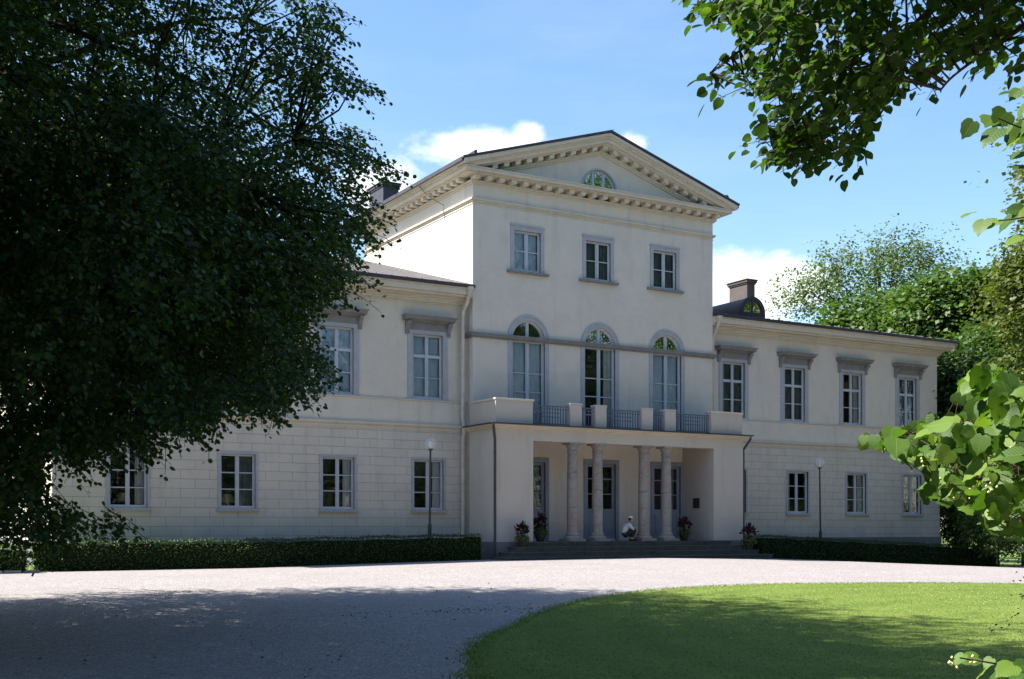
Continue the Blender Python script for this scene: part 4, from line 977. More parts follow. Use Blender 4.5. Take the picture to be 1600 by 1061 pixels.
# the linden whose boughs hang in from the right, close to the camera
def near_linden():
    rng = np.random.default_rng(21); base = np.array((8.6, -42.2, zgf(8.6, -42.2)))
    root = thing('linden_tree', 'near linden with bright sunlit leaves and flowers hanging in from the right edge', 'tree', tuple(base)); O = tuple(base)
    tm = MB(); top = base+np.array((-.3, .4, 11)); N8 = [base+(top-base)*t+np.array((math.sin(t*5)*.15, math.cos(t*4)*.12, 0)) for t in np.linspace(0, 1, 9)]
    tm.tube([Vector(p) for p in N8], [.5, .4, .36, .33, .3, .25, .2, .14, .08], 14)
    def bough(pts, r0, r1, n=7, seg=6):
        pts = [Vector(p) for p in pts]; out = []
        for a in range(len(pts)-1):
            p0 = pts[max(a-1, 0)]; p1 = pts[a]; p2 = pts[a+1]; p3 = pts[min(a+2, len(pts)-1)]
            for i in range(seg):
                t = i/seg; out.append(.5*((2*p1)+(-p0+p2)*t+(2*p0-5*p1+4*p2-p3)*t*t+(-p0+3*p1-3*p2+p3)*t**3))
        out.append(pts[-1]); m = len(out)
        tm.tube(out, [r1+(r0-r1)*(1-i/(m-1))**2.2 for i in range(m)], n); return out
    acc = Acc(); wood = Acc(); fl = []
    # A: the high bough
    PA = [(1062, -5), (1075, 18), (1098, 10), (1125, 20), (1140, 44), (1165, 42), (1180, 55), (1165, 75), (1132, 82), (1090, 108), (1092, 122), (1112, 132), (1128, 146), (1160, 148), (1168, 162), (1200, 150), (1235, 148), (1262, 140), (1250, 160), (1210, 172), (1172, 182), (1168, 205),
          (1182, 215), (1164, 232), (1200, 250), (1245, 260), (1300, 238), (1340, 240), (1370, 218), (1385, 180), (1398, 158), (1430, 145), (1445, 160), (1482, 158), (1484, 140), (1462, 118), (1500, 78), (1512, 92), (1545, 95), (1572, 105), (1600, 88), (1640, 60), (2600, 120), (2600, -1500), (1200, -1500)]
    def keepA(P):
        u, v, zd = project(P); return in_poly(u, v, PA) | (zd < .3)
    n = 2600; u = rng.uniform(1050, 2300, n); v = rng.uniform(-700, 262, n); d = rng.uniform(6.8, 9.2, n)
    sel = in_poly(u, v, PA) & (rng.random(n) < np.where(v > -40, 1., .45)); u, v, d = u[sel], v[sel], d[sel]
    C = np.array([list(at(a, b, c)) for a, b, c in zip(u, v, d)])
    den = np.sin(C[:, 0]*3.1+C[:, 2]*2.3)+np.sin(C[:, 1]*2.7-C[:, 2]*3.3)+np.sin(C[:, 0]*1.3-C[:, 1]*2.9+1); C = C[den > -1.3+rng.normal(0, .4, len(C))]
    ex = np.array([list(at(a, b, c)) for a, b, c in ((1085, 8, 8.2), (1110, 112, 8), (1130, 100, 8.1), (1150, 118, 8.2), (1190, 225, 7.8), (1190, 195, 7.9), (1220, 235, 7.8), (1260, 235, 7.8), (1300, 215, 7.7), (1470, 145, 7.6), (1450, 130, 7.6), (1330, 190, 7.8), (1590, 88, 7.5), (1530, 85, 7.6), (1095, -5, 8.2), (1120, 5, 8.2), (1150, 20, 8.2))])
    C = np.concatenate([C, ex, ex+rng.normal(0, .06, ex.shape)])
    nsp = 3; CC = np.repeat(C, nsp, 0)+rng.normal(0, 1, (len(C)*nsp, 3))*np.array([.13, .13, .07])
    out = np.array([-.75, .35, -.35])+rng.normal(0, .45, CC.shape)
    jit = rng.normal(0, .02, CC.shape); k = keepA(CC+jit) & keepA(CC+unit(out)*.22+jit); CC, out = CC[k], out[k]
    P, D, Nn, S, bs = sprays(CC, out, .26, 8, .061, rng, LEAF_S, droop=.3, spread=.3)
    acc.add(*leaves(P, D, Nn, S, LEAF_R))
    wood.add(*sticks(bs[:, 0], bs[:, -1], .0028, .0018, 3))
    b1 = bough([N8[5], at(1900, -500, 9), at(1620, -160, 8.6), at(1440, 30, 8.3), at(1330, 130, 8.0), at(1262, 205, 7.9)], .13, .008)
    b2 = bough([N8[5]+np.array((0, 0, .3)), at(1800, -500, 9.3), at(1480, -120, 8.8), at(1290, 0, 8.4), at(1170, 70, 8.2), at(1110, 115, 8.1)], .1, .006)
    b3 = bough([N8[4], at(2100, -300, 8), at(1750, -60, 7.8), at(1600, 40, 7.7), at(1500, 110, 7.6), at(1470, 140, 7.6)], .08, .006)
    bb = np.array([list(q) for q in b1[8:]+b2[8:]+b3[8:]]); J = ((C[:, None]-bb[None])**2).sum(-1).argmin(1); q = np.linalg.norm(bb[J]-C, axis=1) < .75; q &= keepA((bb[J]+C)/2); wood.add(*sticks(bb[J][q], C[q], .008, .003, 4))
    # B: the low near bough in full sun
    PB = [(1325, 692), (1340, 676), (1372, 676), (1400, 666), (1425, 662), (1450, 650), (1478, 655), (1500, 640), (1488, 615), (1498, 590), (1520, 575), (1545, 566), (1575, 570), (1600, 590), (1700, 560), (2200, 500), (2200, 1100), (1700, 980), (1620, 850), (1590, 845), (1560, 838), (1535, 820), (1510, 800), (1478, 790), (1455, 782), (1423, 776), (1440, 762), (1462, 745), (1450, 728), (1425, 735), (1398, 716), (1380, 700), (1350, 706), (1330, 704)]
    stems = [([N8[2], at(2300, 560, 4.6), at(1750, 650, 3.2), at(1600, 672, 2.95), at(1500, 668, 2.8), at(1420, 678, 2.72), at(1365, 688, 2.68)], .034, .0016),
             ([at(1750, 650, 3.2), at(1640, 610, 3.0), at(1570, 598, 2.95), at(1540, 596, 2.9)], .010, .002),
             ([at(1750, 650, 3.2), at(1650, 720, 2.9), at(1560, 745, 2.75), at(1490, 750, 2.7), at(1465, 758, 2.66)], .011, .002),
             ([at(1800, 660, 3.2), at(1680, 800, 2.8), at(1600, 815, 2.7), at(1555, 815, 2.65)], .011, .002),
             ([at(1640, 690, 3.0), at(1580, 700, 3.3), at(1500, 715, 3.4)], .008, .002)]
    sp = []
    for pts, a, b in stems: sp.append(np.array([list(q) for q in bough(pts, a, b, 6, 8)]))
    SP = np.concatenate(sp)
    n = 5400; u = rng.uniform(1325, 2000, n); v = rng.uniform(560, 900, n); d = rng.uniform(2.45, 3.7, n)
    dens = np.clip(1.6-(u-1330)/150, .8, 1); sel = in_poly(u, v, PB) & (rng.random(n) < dens); P = np.array([list(at(a, b, c)) for a, b, c in zip(u[sel], v[sel], d[sel])])
    out = np.array([-.45, .10, -.65])+rng.normal(0, .60, P.shape); nn = np.array([-.40, -.50, .60])+rng.normal(0, .75, P.shape)
    S = rng.uniform(.020, .050, len(P)); tip = P+unit(out)*S[:, None]; uu, vv, _ = project(tip); k = in_poly(uu, vv, PB); P, out, nn, S = P[k], out[k], nn[k], S[k]
    near = Acc(); near.add(*leaves(P, out, nn, S, LEAF_H))
    J = ((P[:, None]-SP[None])**2).sum(-1).argmin(1); A = SP[J]; ln = np.linalg.norm(P-A, axis=1); q = ln < .13
    wood.add(*sticks(A[q], P[q], .0013, .0009, 3))
    kk = rng.choice(len(P), 130); fl += [p+np.array((0, 0, -.01)) for p in P[kk]]
    # C: single leaves at the right edge, D: sprig at the lower right corner
    for pts, pos in (([at(1700, 150, 3.1), at(1620, 200, 2.9), at(1560, 185, 2.85)], [(1512, 192, .055), (1540, 186, .07), (1560, 178, .075), (1548, 205, .075), (1580, 195, .08), (1575, 225, .07), (1597, 205, .08), (1600, 240, .07), (1592, 262, .06), (1590, 165, .05), (1620, 220, .08), (1610, 180, .08)]),
                     ([at(1720, 300, 3.0), at(1620, 335, 2.8), at(1560, 345, 2.75)], [(1512, 334, .05), (1528, 346, .06), (1548, 346, .065), (1575, 338, .07), (1592, 330, .07), (1600, 350, .06), (1615, 330, .08), (1585, 372, .055)]),
                     ([at(1700, 120, 3.1), at(1640, 130, 3.0), at(1590, 140, 2.9)], [(1572, 145, .035), (1585, 142, .04), (1600, 135, .05)]),
                     ([at(1760, 1100, 2.6), at(1640, 1060, 2.3), at(1570, 1040, 2.15), (at(1500, 1028, 2.1))], [(1500, 1024, .035), (1520, 1030, .05), (1535, 1045, .05), (1555, 1050, .05), (1575, 1042, .055), (1590, 1058, .06), (1560, 1068, .05), (1600, 1040, .05), (1545, 1030, .03)])):
        pp = bough(pts, .006, .0015, 5, 5)
        for (u, v, s) in pos:
            d = 2.15 if v > 900 else 2.85
            s = s*.68; p = np.array(list(at(u+s*250, v-s*60, d+rng.uniform(-.08, .08))))
            near.add(*leaves(p[None], np.array([[-.8, .25, -.45]])+rng.normal(0, .25, (1, 3)), np.array([[-.2, -.4, .8]])+rng.normal(0, .35, (1, 3)), np.array([s]), LEAF_H))
        if pos[0][1] > 900: fl += [np.array(list(at(u, v, 2.12))) for u, v in ((1489, 1024), (1520, 1024), (1564, 1040))]
    # general canopy round the trunk, out of the photograph
    n = 420; uu = unit(rng.normal(size=(n, 3))); C = np.array((8.4, -42, 8.5))+uu*np.array((5.6, 5.6, 4.6))*rng.uniform(.4, 1, (n, 1))
    k = keep_out(C); C = C[k]
    CC = np.repeat(C, 10, 0)+rng.normal(0, 1, (len(C)*10, 3))*np.array([.6, .6, .25]); out = unit(CC-np.array((8.4, -42, 8)))+rng.normal(0, .3, CC.shape)
    P, D, Nn, S, bs = sprays(CC, out, .7, 9, .11, rng, LEAF_C)
    def kf(P):
        u, v, zd = project(P); return (zd < .2) | (u > 1700) | (v < -250) | (u < -100)
    k = kf(P); acc.add(*leaves(P[k], D[k], Nn[k], S[k], LEAF_C))
    tp = np.array([list(q) for q in N8[3:]]); J = ((C[:, None]-tp[None])**2).sum(-1).argmin(1); wood.add(*sticks(tp[J], C, .05, .012, 5))
    tv = np.array([v[:] for v in tm.v]); wood.add(tv, np.array([f for f in tm.f if len(f) == 4]))
    wood.build('trunk', M['twigbark'], root, O)
    acc.build('crown', M['linden_mid'], root, O)
    nb = near.build('low_bough_leaves', M['linden_near'], root, O, smooth=True)
    nl_ = len(nb.data.vertices)//len(LEAF_H[0]); at_ = nb.data.attributes.new('leafco', 'FLOAT_VECTOR', 'POINT'); at_.data.foreach_set('vector', np.tile(LEAF_H[0].astype(np.float32), (nl_, 1)).ravel())
    # linden flower bunches
    F = Acc(); oc = np.array([(1, 0, 0), (0, 1, 0), (-1, 0, 0), (0, -1, 0), (0, 0, 1), (0, 0, -1)], float); of = np.array([(0, 1, 4), (1, 2, 4), (2, 3, 4), (3, 0, 4), (1, 0, 5), (2, 1, 5), (3, 2, 5), (0, 3, 5)])
    for p in fl:
        for i in range(5):
            q = np.asarray(p)+rng.normal(0, .006, 3)+np.array((0, 0, -.012)); F.add(q+oc*rng.uniform(.0022, .0042), of)
    F.build('flowers', M['flower'], root, O)
M['twigbark'] = mat('twig_bark', (.075, .055, .042), .9, .1, var=(6, (.12, .09, .065)), bump=(20, .6))
near_linden()

# trees behind and beyond the palace
def G3(u, d):   # ground point below photo column u at distance d
    p = at(u, CHZ, d); return (p.x, p.y, zgf(p.x, p.y))
def bg_tree(name, label, u, d, balls, leaf, ncl, size, seed, group='trees beyond the palace', **k):
    ells = []
    for bu, bv, br, wt in balls:
        c = at(bu, bv, d); r = br*d/CF; ells.append((tuple(c), (r, r*.95, r*k.get('sq', .85)), wt))
    k.pop('sq', None); b = G3(u, d); c0 = Vector(ells[0][0])
    return tree(name, label, 'tree', b, ells, ncl, k.pop('nsp', 12), k.pop('nl', 6), size, leaf, LEAF_C, k.pop('tr', .35), k.pop('L', .8), group=group, seed=seed, trunk_top=tuple(c0+Vector((0, 0, ells[0][1][2]*.2))), twigs=False, **k)
bg_tree('airy_tree', 'airy light green tree with see-through crown rising above the right wing roof', 1372, 88,
        [(1372, 440, 72, 3), (1290, 452, 55, 1.8), (1440, 440, 55, 1.5), (1390, 400, 42, 1), (1330, 400, 38, .9), (1252, 470, 34, .7), (1455, 405, 30, .5), (1400, 520, 70, 1)], M['far_leaf_l'], 330, .22, 31, nsp=6, nl=6, L=1.1, limbs=40, spread_h=.75, spread_v=.4, tr=.42, shell=.2)
bg_tree('leafy_tree', 'fresh green rounded tree directly behind the far end of the right wing', 1400, 78,
        [(1400, 545, 95, 3), (1350, 530, 60, 1), (1455, 520, 70, 1.5)], M['far_leaf'], 420, .34, 32)
bg_tree('leafy_tree', 'sunny green tree in the middle of the row right of the palace', 1500, 74,
        [(1500, 520, 98, 3), (1465, 480, 50, 1), (1545, 480, 60, 1.2), (1500, 600, 80, 1)], M['far_leaf'], 460, .32, 33)
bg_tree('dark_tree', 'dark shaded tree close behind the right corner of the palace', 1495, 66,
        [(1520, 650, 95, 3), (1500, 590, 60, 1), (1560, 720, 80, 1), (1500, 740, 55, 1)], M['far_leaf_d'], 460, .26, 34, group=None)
bg_tree('olive_tree_crown', 'tall olive-green tree at the right edge rising highest of the row', 1700, 58,
        [(1705, 400, 100, 3), (1700, 270, 75, 1.6), (1695, 180, 60, 1), (1685, 500, 95, 2), (1655, 430, 55, 1)], M['far_leaf_y'], 620, .24, 35, group=None, tr=.45)
bg_tree('leafy_tree', 'bright green tree at the far right under the tall olive one', 1610, 68,
        [(1590, 610, 90, 2), (1600, 700, 80, 1.5), (1560, 560, 60, 1)], M['far_leaf'], 360, .26, 36)
def shrub(label, u, v, d, rpx, leaf, seed, n=70, size=.12, name='shrub', group='shrubs right of the palace', cat='shrub', sq=.75):
    c = at(u, v, d); r = rpx*d/CF; b = (c.x, c.y, zgf(c.x, c.y))
    return tree(name, label, cat, b, [((c.x, c.y, c.z), (r, r, max(.3, r*sq)), 1)], n, 9, 6, size, leaf, LEAF_C, .06, .35, (lambda P: P[:, 2] > b[2]+.02), group=group, seed=seed, limbs=8, spread_h=.3, spread_v=.2, trunk_top=(c.x, c.y, c.z), twigs=False, shell=.5)
shrub('grey-green rounded shrub touching the right corner of the palace', 1512, 820, 66, 40, M['far_leaf_d'], 41, 150, .13)
shrub('mid-green shrub behind the right end of the clipped hedge', 1560, 822, 60, 44, M['far_leaf'], 42, 150, .13)
shrub('broad dark shrub at the right edge beyond the hedge end', 1620, 820, 56, 52, M['far_leaf_d'], 43, 160, .13)
shrub('taller shrub filling the gap under the dark tree', 1535, 770, 64, 52, M['far_leaf'], 44, 170, .14)
shrub('purple-leaved shrub just entering at the right edge above the drive', 1716, 914, 12.5, 40, M['purple'], 45, 24, .045, 'purple_shrub', None)
# unseen trees added round the near lawn to darken window reflections and block sky
for i, (x, y, h, r, lab) in enumerate(((48.5, -28, 28, 7.8, 'broad tall park tree added right of the lawn, outside the view'), (68, -32, 26, 8.5, 'added unseen park tree behind the broad one right of the lawn'), (80, -52, 27, 9.5, 'farthest added unseen park tree on the near side of the drive'),
        (50, -58, 22, 7, 'added park tree at the right end of the row behind the viewer'), (37, -62, 21, 7.5, 'second added park tree of the row behind the viewer, counted from the right'), (24, -64, 22, 7.5, 'third added park tree of the row behind the viewer, counted from the right'),
        (10, -60, 22, 7.5, 'fourth added park tree of the row behind the viewer, counted from the right'), (-5, -49, 22, 8.5, 'added park tree directly behind the viewer, left of the near linden'), (-20, -45, 20, 7.5, 'leftmost added park tree behind the viewer'))):
    z = zgf(x, y)
    tree('added_park_tree', lab, 'tree', (x, y, z), [((x, y, z+h*.5), (r, r, h*.5), 1)], 620 if i < 2 else 320, 10, 6, .5, M['far_leaf_d'], LEAF_C, .5, 1.2, group='unseen park trees added round the lawn', seed=60+i, limbs=12, spread_h=1.1, spread_v=.6, twigs=False)

# fallen leaves on the shaded gravel
def fallen():
    n = 800; x = RNG.uniform(0, 20, n); y = RNG.uniform(-34, -14, n); k = ~in_lawn(x, y, .0); x, y = x[k], y[k]; ex = RNG.normal(0, 1, (260, 2))*np.array((1.6, .35))+np.array((10.3, -20.6)); x = np.concatenate([x, ex[:, 0]]); y = np.concatenate([y, ex[:, 1]]); k = ~in_lawn(x, y, 0.05); x, y = x[k], y[k]
    P = np.stack([x, y, zg(x, y)+.03], 1); n = len(x); D = RNG.normal(0, 1, (n, 3))*np.array((1, 1, .12)); Nn = RNG.normal(0, .35, (n, 3))+np.array((0, 0, 1))
    a = Acc(); a.add(*leaves(P, D, Nn, RNG.uniform(.02, .05, n), LEAF_S)); o = a.build('fallen_leaves', leaf_mat('dry_leaf', (.05, .035, .018), (.09, .075, .03), (.12, .14, .04), .1)); o['kind'] = 'stuff'; o['label'] = 'fallen linden leaves scattered over the shaded gravel'
fallen()

# ------------------------------------------------------------------ clipped hedges
def hedge(name, label, x0, x1, y0, y1, h, leaf, seed, size=.045, dens=420, group=None, top=None, taper=0):
    rng = np.random.default_rng(seed); b = ((x0+x1)/2, (y0+y1)/2, zgf((x0+x1)/2, (y0+y1)/2)); root = thing(name, label, 'hedge', b, group)
    L = x1-x0; W = y1-y0
    def ht(x): return (np.interp(x, *top) if top else h)+.018*np.sin(x*3.1)+.014*np.sin(x*7.7+1)
    m = MB(); n = int(L/.5)+1; k = []
    for i in range(n+1):
        x = x0+.06+(L-.12)*i/n; z = zgf(x, b[1]); t = z+float(ht(x))-.06; k.append(m.p([(x, y0+.07, z-.2), (x, y1-.07, z-.2), (x, y1-.07, t), (x, y0+.07, t)]))
    for a, c in zip(k, k[1:]):
        for j in range(4): m.f.append((a+j, a+(j+1) % 4, c+(j+1) % 4, c+j))
    m.f.append(tuple(k[0]+j for j in range(4))); m.f.append(tuple(k[-1]+j for j in (3, 2, 1, 0)))
    m.build('stems', M['core'], root, b)  # solid box filling the hedge, its inner shade given as colour
    P = []; Nn = []
    for area, f in ((L*h, 'f'), (L*W, 't'), (W*h*2, 'e'), (L*h*.3, 'b')):
        c = int(area*dens); a, q = rng.random(c), rng.random(c); x = x0+a*L
        if f in 'fb': y = np.full(c, y0 if f == 'f' else y1); z = zg(x, y)+q*ht(x); nn = np.tile((0, -1. if f == 'f' else 1., .25), (c, 1)); y = y+rng.normal(0, .028, c)+.03*np.sin(x*5+q*9)*.6
        elif f == 't': y = y0+q*W; z = zg(x, y)+ht(x)+np.abs(rng.normal(0, .032, c)); nn = np.tile((0, 0, 1.), (c, 1))
        else:
            e = rng.random(c) < .5; x = np.where(e, x0, x1)+rng.normal(0, .025, c); y = y0+a*W; z = zg(x, y)+q*ht(x); nn = np.stack([np.where(e, -1., 1.), np.zeros(c), np.full(c, .2)], 1)
        P.append(np.stack([x, y, z], 1)); Nn.append(nn)
    P = np.concatenate(P); Nn = np.concatenate(Nn)+rng.normal(0, .55, P.shape); D = rng.normal(0, 1, P.shape)+np.array((0, 0, .5))
    a = Acc(); a.add(*leaves(P, D, Nn, rng.uniform(.7, 1.3, len(P))*size, LEAF_C)); a.build('foliage', leaf, root, b); return root
hedge('clipped_hedge', 'long low clipped hedge in front of the left wing, its left end in sunlight', 5.7, 20.55, -2.75, -1.75, .87, M['hedge'], 1, group='clipped hedges along the palace')
hedge('clipped_hedge', 'long dark clipped hedge in front of the right wing', 33.75, 48.4, -2.6, -1.6, .93, M['hedge'], 2, group='clipped hedges along the palace')
hedge('low_hedge', 'short light green bushy hedge at the far left edge beside the gravel', 1.6, 5.35, -3.6, -2.5, .74, M['hedge_l'], 3, .06, 300)
# kerb stones at the lower left of the short hedge
m = MB()
for i in range(9):
    x = 1.2+i*.5; y = -3.95+.02*i*i*.3; z = zgf(x, y); m.box(x, x+.46, y, y+.14, z-.1, z+.11)
o = m.build('kerb', mat('kerb_stone', (.42, .39, .37), .9, .1, var=(4, (.3, .28, .27))), None, (3.2, -3.9, 0), bevel=.02); o['kind'] = 'structure'

# ------------------------------------------------------------------ street lamps
def lamp(label, x, y, top, r, lean=0):
    z = zgf(x, y); root = thing('street_lamp', label, 'street lamp', (x, y, z), 'globe lamps in front of the palace')
    root.rotation_euler = (0, lean, 0); O = (0, 0, 0); h = top-z
    m = MB(); m.tube([(0, 0, -.2), (0, 0, 1.25)], [.075, .068], 16); m.lathe([(.07, 0), (.07, .03), (.045, .09)], (0, 0, 1.25), 16); m.tube([(0, 0, 1.3), (0, 0, h-r*1.05)], [.042, .034], 14); m.lathe([(.11, 0), (.12, .03), (.06, .05)], (0, 0, -.0), 16)
    m.build('pole', M['pipe_d'], root, O, smooth=True)
    m = MB(); m.lathe([(.05, 0), (.085, .02), (.09, .06), (.06, .09)], (0, 0, h-r*1.15), 16); m.build('collar', M['pipe_d'], root, O, smooth=True)
    m = MB(); a = [(-math.pi/2+.35+(math.pi-.35)*i/16) for i in range(17)]
    m.lathe([(max(.001, r*math.cos(t)), r*math.sin(t)) for t in a], (0, 0, h), 28); g = m.build('globe', M['globe'], root, O, smooth=True)
    m = MB(); m.lathe([(.055, -r*.9), (.062, -.02), (.075, .0), (.075, .05), (.03, .09), (.001, .10)], (0, 0, h), 18); m.build('bulb', mat('milk_glass', (.75, .74, .70), .25, .6), g, O, smooth=True)
    return root
lamp('slim black lamp post with clear glass globe behind the left hedge', 19.05, -1.5, 4.22, .215, .012)
lamp('slim black lamp post with clear glass globe behind the right hedge', 38.15, -1.4, 4.08, .245, -.018)

# ------------------------------------------------------------------ potted plants on the steps
def potted(label, x, y, z, s, seed, ball=False):
    rng = np.random.default_rng(seed); root = thing('potted_plant', label, 'potted plant', (x, y, z), 'potted plants on the entrance steps'); O = (0, 0, 0)
    m = MB(); m.lathe([(.13*s, 0), (.145*s, .02*s), (.15*s, .05*s), (.20*s, .22*s), (.235*s, .30*s), (.25*s, .31*s), (.25*s, .35*s), (.22*s, .35*s), (.20*s, .29*s)], (0, 0, 0), 24)
    m.build('pot', mat('dark_pot', (.03, .032, .026), .8, .2, var=(6, (.055, .052, .04)), bump=(18, .4)), root, O, smooth=True)
    m = MB()
    for i in range(7):
        a = rng.uniform(0, 6.28); m.tube([(0, 0, .3*s), (math.cos(a)*.06*s, math.sin(a)*.06*s, .6*s), (math.cos(a)*.16*s, math.sin(a)*.16*s, .85*s)], [.014*s, .01*s, .006*s], 6)
    m.build('stems', M['canna'], root, O)
    n = 90; c = unit(rng.normal(size=(n, 3)))*np.array((.27, .27, .25))*s*rng.uniform(.3, 1, (n, 1)); P = c+np.array((0, 0, .72*s)); D = unit(c)*.8+np.array((0, 0, .5))+rng.normal(0, .3, c.shape); Nn = rng.normal(0, .6, c.shape)+np.array((0, 0, 1))
    a = Acc(); a.add(*leaves(P, D, Nn, rng.uniform(.10, .19, n)*s, LEAF_S, .75)); a.build('dark_leaves', M['canna'], root, O)
    n = 420; an = rng.uniform(0, 6.28, n); r = rng.uniform(.05, .31, n)*s; P = np.stack([np.cos(an)*r, np.sin(an)*r, (.40+rng.normal(0, .05, n))*s-np.maximum(0, r-.2*s)*1.2], 1); D = np.stack([np.cos(an), np.sin(an), rng.uniform(-.9, .6, n)], 1)
    a = Acc(); a.add(*leaves(P, D, rng.normal(0, .6, P.shape)+np.array((0, 0, 1)), rng.uniform(.035, .075, n)*s, LEAF_S)); a.build('trailing_leaves', M['lime'], root, O)
    return root
potted('potted dark red canna over lime trailing leaves on the left end of a step', 22.0, -3.0, .54, .88, 1)
potted('potted dark leafy plant on the landing in front of the left doorway', 23.35, -2.05, .72, 1.0, 2)
potted('potted dark plant with yellow-green underplanting right of the last column', 30.05, -2.1, .72, .92, 3)
potted('potted rounded dark plant on the right end of the steps beside the hedge', 32.35, -3.3, .36, 1.0, 4)

# ------------------------------------------------------------------ table lamps inside two windows
for x, lab in ((8.95, 'cream shaded table lamp behind the leftmost ground floor window'), (12.45, 'cream shaded table lamp behind the second ground floor window from the left')):
    t = thing('table_lamp', lab, 'table lamp', (x, .75, .9), 'table lamps in the windows'); O = (0, 0, 0)
    m = MB(); m.lathe([(.001, 1.44), (.11, 1.44), (.10, 1.46), (.03, 1.49), (.025, 1.6)], (0, 0, -.42), 16); m.lathe([(.2, 0), (.2, .02), (.04, .05), (.03, .98), (.3, 1.0), (.3, 1.02), (.001, 1.02)], (0, 0, 0), 16); m.build('stand', M['brass'], t, O, smooth=True)
    m = MB(); k = []
    m.lathe([(.24, 1.20), (.13, 1.48)], (0, 0, 0), 24); m.build('lamp_shade', M['lampshade'], t, O, smooth=True)

# ------------------------------------------------------------------ the crouching person
def person():
    base = Vector((27.2, -2.30, .715)); F = Vector((.93, -.36, 0)).normalized(); Lf = Vector((-F.y, F.x, 0)); U = Vector((0, 0, 1))
    root = thing('person', 'person in white cap and white long-sleeved shirt squatting between the columns', 'person', tuple(base))
    def w(f, l, u): return F*f+Lf*l+U*u
    def skin(name, nodes, edges, m, parent, sub=2, rootv=0):
        me = bpy.data.meshes.new(name); me.from_pydata([tuple(w(*n[:3])) for n in nodes], edges, []); me.materials.append(m)
        o = bpy.data.objects.new(name, me); col.objects.link(o); o.parent = parent
        md = o.modifiers.new('skin', 'SKIN'); md.use_smooth_shade = True
        for i, n in enumerate(nodes):
            r = n[3]; me.skin_vertices[0].data[i].radius = (r if not isinstance(r, tuple) else r[0], r if not isinstance(r, tuple) else r[1]); me.skin_vertices[0].data[i].use_root = i == rootv
        s = o.modifiers.new('sub', 'SUBSURF'); s.levels = sub; s.render_levels = sub
        return o
    sk = mat('skin', (.40, .25, .18), .6, .3); shirt = mat('white_shirt', (.62, .61, .66), .85, .1, var=(14, (.54, .53, .58)), bump=(16, .5)); tr = mat('dark_trousers', (.03, .032, .03), .9, .1, bump=(18, .4)); cap = mat('white_cap', (.72, .72, .70), .8, .1); shoe = mat('dark_shoe', (.02, .02, .02), .6, .3)
    # body: pelvis, spine, neck, legs folded, arms resting on the knees, one continuous surface
    nd = [(-.20, 0, .24, .115), (-.17, 0, .38, .115), (-.10, 0, .53, .125), (-.03, 0, .64, .10), (.01, 0, .70, .05), (.035, 0, .755, .05)]
    ed = [(0, 1), (1, 2), (2, 3), (3, 4), (4, 5)]
    def chain(start, pts):
        p = start
        for q in pts: nd.append(q); ed.append((p, len(nd)-1)); p = len(nd)-1
        return p
    for s in (-1, 1):
        k = chain(0, [(-.14, s*.10, .22, .09), (.04, s*.14, .35, .082), (.20, s*.15, .47, .065), (.15, s*.15, .30, .058), (.07, s*.14, .12, .042), (.08, s*.14, .06, .038), (.18, s*.16, .035, .035)])
        k = chain(3, [(-.02, s*.16, .63, .058), (.06, s*.20, .50, .045), (.13, s*.19, .43, .04), (.24, s*.09, .485, .032), (.30, s*.0+.02*s, .50, .026)])
    body = skin('body', nd, ed, sk, root)
    # clothes as slightly larger shells
    sn = [(-.21, 0, .27, .135), (-.175, 0, .39, .13), (-.10, 0, .54, .14), (-.035, 0, .635, .112), (-.01, 0, .685, .062)]; se = [(0, 1), (1, 2), (2, 3), (3, 4)]
    nd, ed = sn, se
    for s in (-1, 1): chain(3, [(-.02, s*.165, .635, .070), (.06, s*.205, .505, .058), (.13, s*.195, .435, .053), (.22, s*.11, .475, .044), (.255, s*.08, .485, .04)])
    skin('shirt', nd, ed, shirt, root)
    nd, ed = [(-.21, 0, .23, .135), (-.20, 0, .30, .13)], [(0, 1)]
    for s in (-1, 1): chain(0, [(-.14, s*.105, .225, .105), (.04, s*.145, .355, .096), (.205, s*.155, .475, .078), (.155, s*.155, .31, .07), (.075, s*.145, .13, .055)])
    skin('trousers', nd, ed, tr, root)
    for s in (-1, 1): skin('shoe', [(.03, s*.14, .045, .042), (.10, s*.145, .045, .045), (.20, s*.16, .035, .038), (.255, s*.165, .03, .028)], [(0, 1), (1, 2), (2, 3)], shoe, root)
    # head with nose, ears, jaw
    bm = bmesh.new(); bmesh.ops.create_uvsphere(bm, u_segments=24, v_segments=18, radius=1)
    hc = w(.075, 0, .845)
    for v in bm.verts:
        x, y, z = v.co
        if z < 0: x = x*(1-.10*-z)+.05*-z; y *= 1-.28*(-z)
        if x > .6 and abs(y) < .18 and -.35 < z < .12: x += .20*(1-abs(y)/.18)*(1-abs(z+.15)/.28 if abs(z+.15) < .28 else 0)
        if x > .7 and abs(abs(y)-.33) < .14 and abs(z-.08) < .13: x -= .07
        if x > .6 and abs(y) < .3 and abs(z+.52) < .07: x -= .05
        v.co = hc+F*(x*.092)+Lf*(y*.074)+U*(z*.112)
    me = bpy.data.meshes.new('head'); bm.to_mesh(me); bm.free(); me.materials.append(sk); hd = bpy.data.objects.new('head', me); col.objects.link(hd); hd.parent = root
    for p in me.polygons: p.use_smooth = True
    for s in (-1, 1):
        m = MB(); c = w(.07, s*.076, .84); m.tube([c+U*-.028, c+U*.0+Lf*s*.008, c+U*.03], [.008, .014, .010], 8); m.build('ear', sk, hd, smooth=True)
        m = MB(); c = w(.156, s*.028, .855); m.tube([c-F*.006, c+F*.003], [.011, .008], 10); m.build('eye', mat('eye', (.02, .015, .01), .3, .5), hd, smooth=True)
    m = MB(); c = w(.155, 0, .788); m.tube([c-Lf*.024, c+F*.006, c+Lf*.024], [.003, .006, .003], 6); m.build('mouth', mat('lips', (.25, .10, .08), .6), hd)
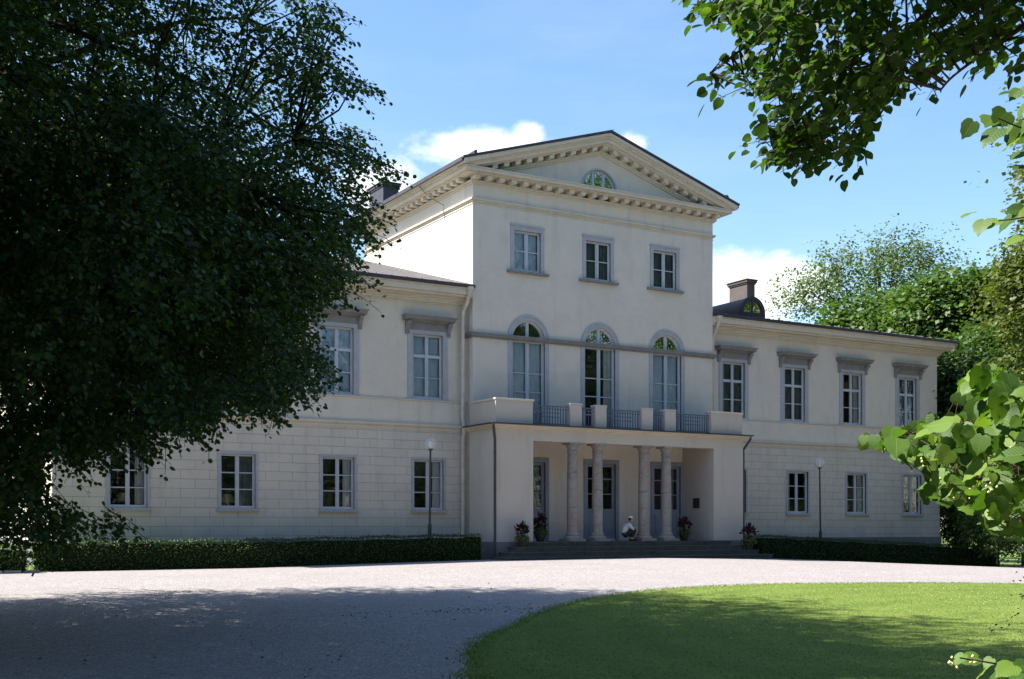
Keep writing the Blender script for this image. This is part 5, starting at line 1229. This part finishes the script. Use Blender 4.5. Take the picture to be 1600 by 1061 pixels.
    # hair, cap with peak
    def cap_mesh(name, mm, k, z0, grow):
        bm = bmesh.new(); bmesh.ops.create_uvsphere(bm, u_segments=24, v_segments=14, radius=1)
        bmesh.ops.delete(bm, geom=[v for v in bm.verts if v.co.z < z0(v.co)], context='VERTS')
        for v in bm.verts: v.co = hc+F*(v.co.x*.092*grow-.004)+Lf*(v.co.y*.074*grow*1.03)+U*(v.co.z*.112*grow)
        me = bpy.data.meshes.new(name); bm.to_mesh(me); bm.free(); me.materials.append(mm); o = bpy.data.objects.new(name, me); col.objects.link(o); o.parent = root
        for p in me.polygons: p.use_smooth = True
        sm = o.modifiers.new('s', 'SOLIDIFY'); sm.thickness = .006; return o
    cap_mesh('hair', mat('dark_hair', (.02, .014, .01), .7), 1, lambda c: .35 if c.x > .1 else -.55, 1.05)
    cp = cap_mesh('cap', cap, 1, lambda c: .28, 1.13)
    m = MB(); P = []
    for i in range(9):
        a = math.pi*(i/8-.5); P.append((hc+F*(.075+.085*math.cos(a))+Lf*(.07*math.sin(a))+U*(.036-.02*math.cos(a))))
    m.face([tuple(p) for p in P]); m.face([tuple(p-U*.006) for p in reversed(P)])
    for a, b in zip(P, P[1:]+P[:1]): m.face([tuple(a), tuple(a-U*.006), tuple(b-U*.006), tuple(b)])
    m.build('peak', cap, cp)
    # hands: palm and five bent fingers each, loosely clasped in front of the knees
    for s in (-1, 1):
        nd = [(.295, s*.03, .50, .020), (.325, s*.022, .497, .026), (.355, s*.015, .49, .024)]; ed = [(0, 1), (1, 2)]
        hand = skin('hand', nd, ed, sk, root, 2)
        for j, (o_, ln) in enumerate(((-.024, .068), (-.008, .076), (.008, .070), (.023, .055))):
            skin('finger', [(.352, s*.018, .488+o_, .0085), (.352+ln*.4, s*.010, .484+o_, .008), (.352+ln*.62, -s*.012, .478+o_, .0075), (.352+ln*.45, -s*.034, .476+o_, .0065)], [(0, 1), (1, 2), (2, 3)], sk, hand, 1)
        skin('thumb', [(.318, s*.012, .520, .010), (.335, s*.0, .540, .0095), (.352, -s*.012, .545, .008)], [(0, 1), (1, 2)], sk, hand, 1)
person()
